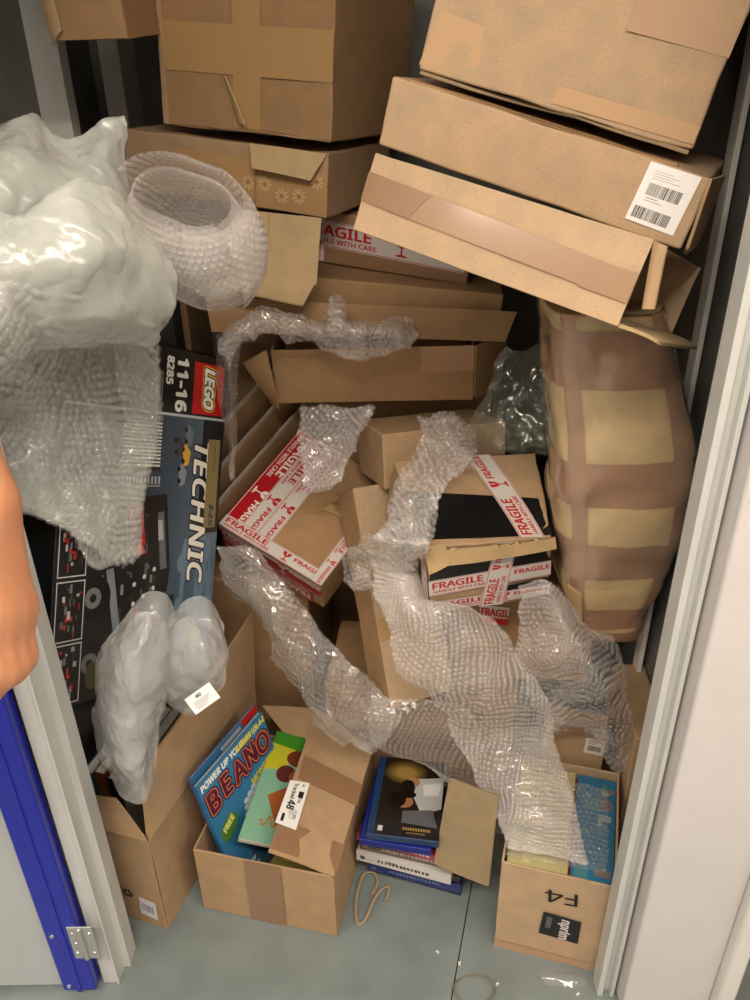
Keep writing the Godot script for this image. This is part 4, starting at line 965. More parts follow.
# ---------------------------------------------------------------- taped parcel
const ROWS := [[0.33, 1.128, 0.081], [0.349, 1.052, 0.09], [0.376, 0.953, 0.1], [0.395, 0.864, 0.107], [0.408, 0.769, 0.105], [0.411, 0.688, 0.095], [0.412, 0.614, 0.081], [0.422, 0.547, 0.065], [0.436, 0.493, 0.044]]

func parcel_point(a: float, t: float, off: float, noise: FastNoiseLite) -> Vector3:
	var f := t * (ROWS.size() - 1)
	var i := clampi(int(f), 0, ROWS.size() - 2)
	var s := f - i
	var p := []
	for k in 4:
		var r: Array = ROWS[clampi(i - 1 + k, 0, ROWS.size() - 1)]
		p.append(Vector3(r[0], r[1], r[2]))
	var c: Vector3 = p[1].cubic_interpolate(p[2], p[0], p[3], s)
	var bulge := 0.028 * sin(t * PI)
	var x := signf(cos(a)) * pow(absf(cos(a)), 0.5) * c.z
	var z := signf(sin(a)) * pow(absf(sin(a)), 0.5) * (0.075 + bulge * 0.5)
	var q := Vector3(c.x + x, c.y, -1.235 + z + bulge + 0.085 * pow(1.0 - t, 2.0))
	var out := Vector3(cos(a), 0, sin(a))
	return q + out * (noise.get_noise_3dv(q * 1.0) * 0.010 + off)

func parcel_patch(a0: float, a1: float, t0: float, t1: float, off: float, na: int, nt: int, caps := false, skew := 0.0) -> ArrayMesh:
	var noise := FastNoiseLite.new(); noise.seed = 77; noise.frequency = 7.0; noise.fractal_octaves = 3
	var b := Builder.new()
	for j in nt + 1:
		for i in na + 1:
			var a := lerpf(a0, a1, float(i) / na); var t := lerpf(t0, t1, float(j) / nt) + skew * (float(i) / na - 0.5)
			b.add(parcel_point(a, clampf(t, 0, 1), off, noise), Vector3.ZERO, Vector2(a * 0.1, t * 0.6))
	for j in nt:
		for i in na:
			var o := j * (na + 1) + i
			b.quad(o + 1, o, o + na + 1, o + na + 2)
	if caps:
		for t in [0.0, 1.0]:
			var c := b.v.size()
			var mid := Vector3.ZERO
			var first := 0 if t == 0.0 else nt * (na + 1)
			for i in na: mid += b.v[first + i]
			b.add(mid / na, Vector3.UP, Vector2.ZERO)
			for i in na: b.ix.append_array(PackedInt32Array([c, first + i, first + i + 1] if t == 0.0 else [c, first + i + 1, first + i]))
	b.smooth()
	return b.mesh()

func parcel():
	var t := thing("parcel", "bulging cardboard parcel bound all over with brown tape", "parcel")
	part("wrapped_cardboard", parcel_patch(0, TAU, 0, 1, 0, 72, 60, true), M.card_parcel, t)
	for q in [[0.05, 0.17, 0.010], [0.33, 0.44, 0.006], [0.545, 0.665, -0.03], [0.80, 0.90, 0.01], [0.92, 0.985, 0.0]]:
		part("tape_band", parcel_patch(-0.4, PI + 0.4, q[0], q[1], 0.0012, 60, 10, false, q[2]), M.tape_parcel, t)
	for q in [[0.68, 1.18], [2.02, 2.42], [-0.25, 0.25]]:
		part("tape_strip", parcel_patch(q[0], q[1], 0.0, 1.0, 0.0021, 10, 60), M.tape_parcel, t)
	part("film_wrap", parcel_patch(-0.6, PI + 0.5, 0.02, 0.70, 0.0042, 60, 40), M.film, t)
	part("torn_board", slab_mesh([Vector3(0.327, 0.643, -1.139), Vector3(0.351, 0.632, -1.123), Vector3(0.365, 0.551, -1.139), Vector3(0.351, 0.567, -1.150)], 0.004, 0.003, 8, 3, 0.006), M.torn, t)

# ---------------------------------------------------------------- bubble wrap, foam and film
func spline(p: Array, f: float) -> Vector3:
	var i := clampi(int(f), 0, p.size() - 2)
	var a: Vector3 = p[maxi(i - 1, 0)]; var d: Vector3 = p[mini(i + 2, p.size() - 1)]
	return p[i].cubic_interpolate(p[i + 1], a, d, f - i)

# plastic creases along straight lines: folded waves in several directions, a little bent
func crease_waves(sd: int, freq: float, many := 9) -> Array:
	var rng := RandomNumberGenerator.new(); rng.seed = sd * 7 + 1
	var out := []
	for k in many:
		var f := freq * (0.45 + 0.30 * k)
		var d := Vector3(rng.randfn(), rng.randfn(), rng.randfn()).normalized()
		out.append([d * f, rng.randf(), 0.9 / (1.0 + 0.55 * k)])
	return out

func creases(p: Vector3, folds: Array, bend: FastNoiseLite) -> float:
	var q := p + Vector3(bend.get_noise_3dv(p), bend.get_noise_3dv(p + Vector3(9, 0, 0)), bend.get_noise_3dv(p + Vector3(0, 9, 0))) * 0.05
	var s := 0.0
	for w in folds:
		s += (absf(fposmod(q.dot(w[0]) + w[1], 1.0) - 0.5) * 4.0 - 1.0) * w[2]
	return s * 0.4

# air bubbles on a finished grid of (nu + 1) x (nv + 1) points that starts at vertex 0 of b
func blow_bubbles(b: Builder, nu: int, nv: int, width: float, height: float, pitch: float):
	var rows := int(height / (pitch * 0.866)); var cols := int(width / pitch)
	var r := pitch * 0.46
	for j in range(0, rows):
		for i in range(0, cols):
			var fu := (i + 0.5 + (0.5 if j % 2 else 0.0)) * pitch / width * nu; var fv := (j + 0.5) * pitch * 0.866 / height * nv
			if fu >= nu - 0.2 or fv >= nv - 0.2: continue
			var iu := int(fu); var iv := int(fv)
			var o := iv * (nu + 1) + iu
			var p := b.v[o].lerp(b.v[o + 1], fu - iu).lerp(b.v[o + nu + 1].lerp(b.v[o + nu + 2], fu - iu), fv - iv)
			var n := b.n[o].slerp(b.n[o + nu + 2], 0.5) if b.n[o].dot(b.n[o + nu + 2]) > 0.1 else b.n[o]
			var x := (b.v[o + 1] - b.v[o]); x = (x - n * x.dot(n)).normalized()
			var y := n.cross(x)
			var first := b.v.size()
			for ring in [[1.0, 0.0, 0.25], [0.78, 0.34, 0.75]]:
				for k in 7:
					var d := x * cos(k * TAU / 7) + y * sin(k * TAU / 7)
					b.add(p + d * r * ring[0] + n * r * ring[1], d * (1.0 - ring[2] * 0.5) + n * ring[2], Vector2.ZERO)
			var top := b.add(p + n * r * 0.52, n, Vector2.ZERO)
			for k in 7:
				var k2 := (k + 1) % 7
				b.quad(first + k, first + k2, first + 7 + k2, first + 7 + k)
				b.ix.append_array(PackedInt32Array([first + 7 + k, top, first + 7 + k2]))

func sheet_mesh(rows: Array, per: int, amp: float, freq: float, sd: int, origin: Vector3, shift := Vector3.ZERO, pitch := 0.0) -> ArrayMesh:
	var ctrl := []
	for r in rows:
		var l := []
		for p in r: l.append((p if p is Vector3 else Vector3(p[0], p[1], p[2])) + shift)
		ctrl.append(l)
	var nu: int = (ctrl[0].size() - 1) * per; var nv: int = (ctrl.size() - 1) * per
	var folds := crease_waves(sd, freq, 9 if pitch > 0.0 else 5)
	var bend := FastNoiseLite.new(); bend.seed = sd; bend.frequency = 4.0
	var b := Builder.new()
	var width := 0.0; var height := 0.0
	var grid := []
	for j in nv + 1:
		var line := []
		var col := []
		for r in ctrl: col.append(spline(r, 0.0))
		for i in nu + 1:
			var f := float(i) / per
			var c := []
			for r in ctrl: c.append(spline(r, f))
			line.append(spline(c, float(j) / per))
		grid.append(line)
	for i in nu: width += grid[nv / 2][i].distance_to(grid[nv / 2][i + 1])
	for j in nv: height += grid[j][nu / 2].distance_to(grid[j + 1][nu / 2])
	for j in nv + 1:
		for i in nu + 1:
			var p: Vector3 = grid[j][i]
			var du: Vector3 = grid[j][mini(i + 1, nu)] - grid[j][maxi(i - 1, 0)]
			var dv: Vector3 = grid[mini(j + 1, nv)][i] - grid[maxi(j - 1, 0)][i]
			var n := du.cross(dv).normalized()
			var k := creases(p, folds, bend) * amp
			var side := Vector3(bend.get_noise_3dv(p * 3.0 + Vector3(5, 1, 0)), bend.get_noise_3dv(p * 3.0 + Vector3(0, 7, 2)), bend.get_noise_3dv(p * 3.0 + Vector3(3, 0, 9))) * amp * 0.7
			b.add(p + n * k + side - origin, n, Vector2(width * i / nu, height * j / nv))
	for j in nv:
		for i in nu:
			var o := j * (nu + 1) + i
			b.quad(o, o + nu + 1, o + nu + 2, o + 1)
	b.smooth()
	if pitch > 0.0: blow_bubbles(b, nu, nv, width, height, pitch)
	return b.mesh()

func drape(label: String, key: String, m: Material, amp := 0.012, freq := 9.0, sd := 1, layers := 1, called := "bubble_wrap", category := "bubble wrap", group := "loose bubble wrap on the heap", pitch := 0.0098) -> Node3D:
	var rows: Array = SHEETS[key]
	var p: Array = rows[rows.size() / 2][0]
	var origin := Vector3(p[0], p[1], p[2])
	var t := thing(called, label, category, origin, Vector3.ZERO, group)
	for k in layers:
		part("sheet", sheet_mesh(rows, 14, amp * (1.0 + 0.3 * k), freq * (1.0 + 0.35 * k), sd + k * 17, origin, Vector3(0, 0.004, 0.010) * k, pitch), m, t)
	return t

func extra(t: Node3D, called: String, key: String, m: Material, amp: float, freq: float, sd: int, pitch := 0.0098):
	part(called, sheet_mesh(SHEETS[key], 14, amp, freq, sd, t.position, Vector3.ZERO, pitch), m, t)

func wraps():
	# white foam and the roll at the top left
	var t := drape("milky white foam sheet bunched over the picture boxes", "foam_back", M.foam, 0.012, 4.5, 3, 2, "foam_sheet", "foam sheet", "", 0.0)
	extra(t, "sheet", "foam_front", M.foam, 0.010, 4.5, 5, 0.0)
	extra(t, "sheet", "foam_front", M.foam, 0.018, 3.6, 45, 0.0)
	var r0 := Vector3(-0.226, 1.290, -1.035); var r1 := Vector3(-0.236, 1.195, -1.125)
	var roll := thing("bubble_wrap_roll", "loose roll of bubble wrap beside the milky foam sheet", "bubble wrap", r1)
	var ax := (r0 - r1).normalized()
	var X := ax.cross(Vector3(0, 0, 1)).normalized(); var Y := X.cross(ax)
	var bend := FastNoiseLite.new(); bend.seed = 8; bend.frequency = 4.0
	for turn in 2:
		var b := Builder.new()
		var folds := crease_waves(40 + turn, 6.0)
		var nu := 120; var nv := 30
		for j in nv + 1:
			for i in nu + 1:
				var a := i * TAU * 1.12 / nu + turn * 0.7
				var s := float(j) / nv
				var rad: float = [0.080, 0.060][turn] + 0.006 * i / nu - 0.018 * pow(maxf(s - 0.6, 0.0) * 2.4, 2.0) - 0.02 * pow(maxf(0.3 - s, 0.0) * 3.0, 2.0) + 0.012 * sin(a * 2.0 + 1.0)
				var p := r1.lerp(r0, s * 1.2 - 0.1) + (X * cos(a) * 1.02 + Y * sin(a) * 1.05) * rad
				p += (X * cos(a) + Y * sin(a)) * creases(p, folds, bend) * 0.011
				b.add(p - r1, X, Vector2(a * 0.08, s * 0.16))
		for j in nv:
			for i in nu:
				var o := j * (nu + 1) + i
				b.quad(o, o + 1, o + nu + 2, o + nu + 1)
		b.smooth()
		blow_bubbles(b, nu, nv, 0.08 * TAU * 1.12, 0.16, 0.0098)
		part("turn_of_wrap", b.mesh(), M.bubble_roll, roll)
	# clear wrap hanging over the picture box
	t = drape("large clear bubble wrap sheet hanging over the truck picture box", "wrap_hang", M.bubble_big, 0.014, 5.0, 11, 2, "bubble_wrap", "bubble wrap", "loose bubble wrap on the heap", 0.0145)
	extra(t, "fold", "wrap_hang_fold", M.bubble_big, 0.006, 5.0, 12, 0.0145)
	extra(t, "fold", "wrap_side_fold", M.bubble_big, 0.008, 5.0, 13, 0.0145)
	# middle
	t = drape("twisted bubble wrap lying along the top of the open tray box", "wrap_top", M.bubble_thick, 0.018, 9.0, 14, 2)
	extra(t, "trailing_end", "wrap_strand", M.bubble, 0.010, 9.0, 15)
	drape("bubble wrap tongue hanging from under the tray box", "wrap_under", M.bubble_thick, 0.014, 7.0, 16, 2)
	t = drape("scrunched bubble wrap across the black taped box", "wrap_centre", M.bubble_thick, 0.020, 9.0, 17, 2)
	extra(t, "knot", "wrap_knot", M.bubble_thick, 0.020, 10.0, 18)
	drape("long pinkish bubble wrap sheet running down to the marked box", "wrap_long", M.bubble_roll, 0.015, 4.5, 19, 1)
	drape("bubble wrap strip trailing from the truck picture box to the comics box", "wrap_left", M.bubble, 0.018, 5.5, 20, 2)
	drape("flat bubble wrap sheet over the disc cases", "wrap_low", M.bubble, 0.008, 4.0, 21, 1)
	drape("crumpled bubble wrap under the taped parcel by the right wall", "wrap_right", M.bubble_thick, 0.020, 5.0, 22, 1)
	drape("bubble wrap covering the books in the marked box", "wrap_books", M.bubble, 0.008, 8.0, 23, 1)
	drape("clear plastic film behind the taped parcel", "film", M.film, 0.020, 6.0, 24, 2, "plastic_film", "plastic film", "", 0.0)
	# white bag over the open box
	var bag := drape("crumpled white plastic bag in the open box by the blue door", "bag_left", M.foam_bag, 0.012, 5.0, 31, 2, "foam_bag", "bag", "", 0.0)
	var o := bag.position
	extra(bag, "back_sheet", "bag_left_back", M.foam_bag, 0.008, 5.0, 35, 0.0)
	extra(bag, "bunched_end", "bag_right", M.foam_bag, 0.012, 5.0, 33, 0.0)
	extra(bag, "bunched_end", "bag_right_back", M.foam_bag, 0.008, 5.0, 34, 0.0)
	var lb := blank(128, 96, Color(0.88, 0.88, 0.88)); write(lb, "40", Vector2(44, 30), 18, Color(0.15, 0.15, 0.15), 0, 1, 0, 1.0)
	for k in 5: lb.fill_rect(Rect2i(20, 42 + k * 9, 84 - k * 8, 3), Color(0.5, 0.5, 0.5))
	patch("paper_label", bag, Vector3(0.042, 0.028, 0.002), "front", rect(0, 0, 1, 1), printed(lb, 0.6), 0.0)
	var pl := bag.get_child(bag.get_child_count() - 1) as Node3D
	pl.position = Vector3(-0.252, 0.640, -0.872) - o; pl.rotation_degrees = Vector3(-24, 12, 28)

# ---------------------------------------------------------------- floor
func tube(pts: Array, w: float, h: float, per := 10) -> ArrayMesh:
	var b := Builder.new()
	var n := (pts.size() - 1) * per
	for j in n + 1:
		var f := float(j) / per
		var p := spline(pts, f)
		var d := (spline(pts, minf(f + 0.1, pts.size() - 1)) - spline(pts, maxf(f - 0.1, 0))).normalized()
		var X := d.cross(Vector3.UP).normalized(); var Y := X.cross(d)
		for i in 11:
			var a := i * TAU / 10
			b.add(p + X * cos(a) * w + Y * sin(a) * h, X * cos(a) + Y * sin(a), Vector2(i * 0.1, f))
	for j in n:
		for i in 10:
			var o := j * 11 + i
			b.quad(o, o + 11, o + 12, o + 1)
	b.smooth()
	return b.mesh()

func floor_litter():
	var t := thing("strap", "thin tan strap looped on the floor before the disc cases", "strap", Vector3(-0.02, 0, -0.98))
	var pts := [Vector3(0.000, 0.005, -0.02), Vector3(0.012, 0.006, -0.045), Vector3(0.004, 0.008, -0.066), Vector3(-0.016, 0.010, -0.060), Vector3(-0.028, 0.008, -0.020), Vector3(-0.030, 0.006, 0.022), Vector3(-0.024, 0.005, 0.040), Vector3(-0.010, 0.006, 0.028), Vector3(0.004, 0.010, -0.004), Vector3(0.020, 0.012, -0.026), Vector3(0.034, 0.008, -0.034), Vector3(0.032, 0.005, -0.018), Vector3(0.026, 0.005, -0.006)]
	part("band", tube(pts, 0.0028, 0.0014), plain(Color(0.58, 0.50, 0.38), 0.5), t)
	var rng := RandomNumberGenerator.new(); rng.seed = 3
	t = thing("strap", "thin ring of grey strapping lying beside the floor joint", "strap", Vector3(0.160, 0, -0.815))
	var ring := []
	for k in 17: ring.append(Vector3(cos(k * TAU / 16) * 0.036, 0.004 + 0.003 * sin(k), sin(k * TAU / 16) * 0.026))
	part("band", tube(ring, 0.0016, 0.0016), plain(Color(0.42, 0.40, 0.34), 0.5), t)
	for q in [[0.139, -0.863], [0.201, -0.826], [0.340, -0.805], [0.10, -0.885]]:
		var chip := Builder.new(); chip.map = Transform3D(Basis(Vector3.UP, rng.randf() * 3.0).scaled(Vector3(1, 1, 1)), Vector3(0, 0.0012, 0)); chip.rbox(Vector3(0.008, 0.0022, 0.006), 0.001, 3, 0.002, rng.randi_range(1, 90))
		var c := thing("foam_crumb", "tiny white foam crumb on the grey floor", "crumb", Vector3(q[0], 0, q[1]), Vector3.ZERO, "foam crumbs on the floor")
		part("crumb", chip.mesh(), M.paper, c)
	var sc := thing("foam_scrap", "scrap of clear film on the floor by the white partition", "scrap", Vector3(0.318, 0.006, -0.828))
	var rows := [[Vector3(-0.05, 0, -0.012), Vector3(-0.02, 0.006, -0.016), Vector3(0.015, 0.003, -0.012), Vector3(0.038, 0.004, -0.006)], [Vector3(-0.04, 0.004, 0.0), Vector3(-0.01, 0.012, 0.0), Vector3(0.02, 0.008, 0.002), Vector3(0.04, 0.006, 0.004)], [Vector3(-0.03, 0.0, 0.012), Vector3(0.0, 0.003, 0.014), Vector3(0.02, 0.002, 0.014), Vector3(0.036, 0.0, 0.012)]]
	part("sheet", sheet_mesh(rows, 8, 0.006, 20.0, 5, Vector3.ZERO, Vector3.ZERO, 0.0), M.bubble, sc)

# ---------------------------------------------------------------- the bare arm at the left
func person():
	var t := thing("person", "bare arm and hand hanging down past the blue edged door", "person", Vector3(-0.33, 1.10, -0.56))
	var bones := []
	var wrist := Vector3(-0.323, 1.135, -0.580)
	var up := Vector3(0.0173585, 0.87199, -0.48921)      # along the picture plane
	var view := Vector3(0, -0.48928, -0.87212)
	var rt := Vector3(0.99985, -0.01514, 0.00849)
	# [from, to, r0, r1]
	bones.append([Vector3(-0.56, 1.27, -0.36), Vector3(-0.42, 1.25, -0.47), 0.048, 0.043])
	bones.append([Vector3(-0.42, 1.25, -0.47), wrist + up * 0.05 - view * 0.03 + rt * -0.012, 0.042, 0.032])
	bones.append([wrist + up * 0.05 - view * 0.03 + rt * -0.012, wrist, 0.032, 0.029])
	bones.append([Vector3(-0.56, 1.27, -0.36), Vector3(-0.74, 1.36, -0.24), 0.048, 0.055])
	bones.append([Vector3(-0.74, 1.36, -0.24), Vector3(-0.86, 1.42, -0.16), 0.055, 0.066])
	for k in 4:
		var s := (k - 1.5) * 0.019
		var l: float = [0.072, 0.076, 0.074, 0.068][k]
		var base := wrist - up * 0.01 + view * s * 0.8
		var kn := wrist - up * (0.088 + l * 0.10) + view * s * 1.15 + rt * (0.020 - absf(s) * 0.15)
		bones.append([base, kn, 0.020, 0.0155])
		var j1 := kn - up * l * 0.62 + rt * (0.004)
		var j2 := j1 - up * l * 0.30 - rt * 0.024
		var tip := j2 - up * l * 0.08 - rt * 0.022
		bones.append([kn, j1, 0.0130, 0.0105])
		bones.append([j1, j2, 0.0105, 0.0092])
		bones.append([j2, tip, 0.0092, 0.0080])
	var th0 := wrist - up * 0.025 - view * 0.022
	var th1 := th0 - up * 0.045 - view * 0.022 - rt * 0.004
	var th2 := th1 - up * 0.038 - view * 0.006 - rt * 0.010
	var th3 := th2 - up * 0.026 + view * 0.002 - rt * 0.010
	bones.append([th0, th1, 0.018, 0.0145]); bones.append([th1, th2, 0.0135, 0.0115]); bones.append([th2, th3, 0.0112, 0.0088])
	var skin := plain(Color(0.84, 0.60, 0.45), 0.5)
	var tx := NoiseTexture2D.new(); tx.width = 256; tx.height = 256; tx.seamless = true
	var nz := FastNoiseLite.new(); nz.seed = 4; nz.frequency = 0.02; nz.fractal_octaves = 5; tx.noise = nz
	var g := Gradient.new(); g.set_color(0, Color(1.0, 0.93, 0.90)); g.set_color(1, Color.WHITE); tx.color_ramp = g
	skin.albedo_texture = tx; skin.uv1_triplanar = true; skin.uv1_scale = Vector3.ONE * 8.0
	part("body", nets(bones, 0.005, 0.016, t.position), skin, t)

func nets(bones: Array, cell: float, k: float, origin: Vector3) -> ArrayMesh:
	var lo := Vector3.INF; var hi := -Vector3.INF
	for b in bones:
		for e in 2:
			lo = lo.min(b[e] - Vector3.ONE * (b[2 + e] + 0.03)); hi = hi.max(b[e] + Vector3.ONE * (b[2 + e] + 0.03))
	var n := Vector3i(((hi - lo) / cell).ceil()) + Vector3i.ONE
	var f := PackedFloat32Array(); f.resize(n.x * n.y * n.z); f.fill(1.0)
	for b in bones:
		var a: Vector3 = b[0]; var c: Vector3 = b[1]
		var m: float = maxf(b[2], b[3]) + k + cell * 3
		var i0 := Vector3i(((a.min(c) - Vector3.ONE * m - lo) / cell).floor()).clamp(Vector3i.ZERO, n - Vector3i.ONE)
		var i1 := Vector3i(((a.max(c) + Vector3.ONE * m - lo) / cell).ceil()).clamp(Vector3i.ZERO, n - Vector3i.ONE)
		var ac := c - a; var ll := maxf(ac.length_squared(), 1e-9)
		for z in range(i0.z, i1.z + 1):
			for y in range(i0.y, i1.y + 1):
				var row := (z * n.y + y) * n.x
				for x in range(i0.x, i1.x + 1):
					var p := lo + Vector3(x, y, z) * cell
					var h := clampf((p - a).dot(ac) / ll, 0.0, 1.0)
					var d := p.distance_to(a + ac * h) - lerpf(b[2], b[3], h)
					var o := f[row + x]
					var mx := maxf(k - absf(d - o), 0.0) / k
					f[row + x] = minf(d, o) - mx * mx * k * 0.25
	var b2 := Builder.new()
	var id := {}
	var off := [Vector3i(0, 0, 0), Vector3i(1, 0, 0), Vector3i(0, 1, 0), Vector3i(1, 1, 0), Vector3i(0, 0, 1), Vector3i(1, 0, 1), Vector3i(0, 1, 1), Vector3i(1, 1, 1)]
	var edges := [[0, 1], [2, 3], [4, 5], [6, 7], [0, 2], [1, 3], [4, 6], [5, 7], [0, 4], [1, 5], [2, 6], [3, 7]]
	var step := [1, n.x, n.x * n.y]
	for z in n.z - 1:
		for y in n.y - 1:
			for x in n.x - 1:
				var at := (z * n.y + y) * n.x + x
				if f[at] > cell * 3.0: continue
				var s := []
				var neg := 0
				for q in off:
					var v := f[at + q.x + q.y * n.x + q.z * n.x * n.y]
					s.append(v)
					if v < 0: neg += 1
				if neg == 0 or neg == 8: continue
				var sum := Vector3.ZERO; var cnt := 0
				for e in edges:
					var u: float = s[e[0]]; var w: float = s[e[1]]
					if (u < 0) != (w < 0):
						sum += Vector3(off[e[0]]).lerp(Vector3(off[e[1]]), u / (u - w)); cnt += 1
				id[at] = b2.add(lo + (Vector3(x, y, z) + sum / cnt) * cell - origin, Vector3.UP, Vector2.ZERO)
	for at in id:
		for a in 3:
			var v0 := f[at]; var v1 := f[at + step[a]]
			if (v0 < 0) == (v1 < 0): continue
			var p: int = step[(a + 1) % 3]; var q: int = step[(a + 2) % 3]
			if id.has(at - p) and id.has(at - q) and id.has(at - p - q):
				if v0 < 0: b2.quad(id[at], id[at - p], id[at - p - q], id[at - q])
				else: b2.quad(id[at - q], id[at - p - q], id[at - p], id[at])
	b2.smooth()
	return b2.mesh()

# measured corners, in metres
const PANELS := {
	"comic_flap": [[-0.134, 0.200, -1.307], [-0.015, 0.173, -1.210], [-0.085, 0.173, -0.918], [-0.203, 0.190, -0.959]],
	"comic_flap_back": [[-0.254, 0.200, -1.319], [-0.134, 0.200, -1.307], [-0.015, 0.173, -1.210], [-0.197, 0.173, -1.253]],
	"comic_tape_a": [[-0.151, 0.202, -1.175], [-0.035, 0.178, -1.117], [-0.045, 0.177, -1.068], [-0.161, 0.200, -1.118]],
	"comic_tape_b": [[-0.187, 0.199, -1.025], [-0.066, 0.175, -0.982], [-0.079, 0.174, -0.928], [-0.198, 0.197, -0.962]],
	"corner_left": [[-0.452, 1.543, -1.430], [-0.428, 1.541, -1.400], [-0.441, 1.463, -1.410], [-0.419, 1.479, -1.420]],
	"eleven_left": [[-0.251, 0.920, -1.500], [-0.201, 0.954, -1.470], [-0.184, 0.838, -1.465], [-0.202, 0.832, -1.500]],
	"f4_flap": [[0.127, 0.294, -1.030], [0.209, 0.297, -0.985], [0.195, 0.118, -0.935], [0.099, 0.117, -0.985]],
	"green": [[-0.213, 0.205, -1.239], [-0.113, 0.155, -1.249], [-0.164, 0.128, -1.009], [-0.264, 0.178, -0.999]],
	"nine_flap": [[-0.314, 1.043, -1.520], [0.274, 1.011, -1.500], [0.249, 0.963, -1.465], [-0.302, 0.986, -1.485]],
	"seven_low": [[-0.254, 1.095, -1.495], [-0.102, 1.077, -1.467], [-0.123, 1.048, -1.430], [-0.283, 1.076, -1.455]],
	"tall_flap": [[-0.412, 0.370, -0.985], [-0.264, 0.413, -1.375], [-0.269, 0.252, -1.345], [-0.405, 0.252, -0.937]],
	"tall_front": [[-0.532, 0.306, -1.000], [-0.458, 0.324, -0.970], [-0.405, 0.252, -0.937], [-0.595, 0.252, -1.001]],
	"tracked": [[-0.175, 0.202, -1.109], [-0.137, 0.195, -1.107], [-0.156, 0.192, -1.001], [-0.195, 0.200, -1.013]],
}
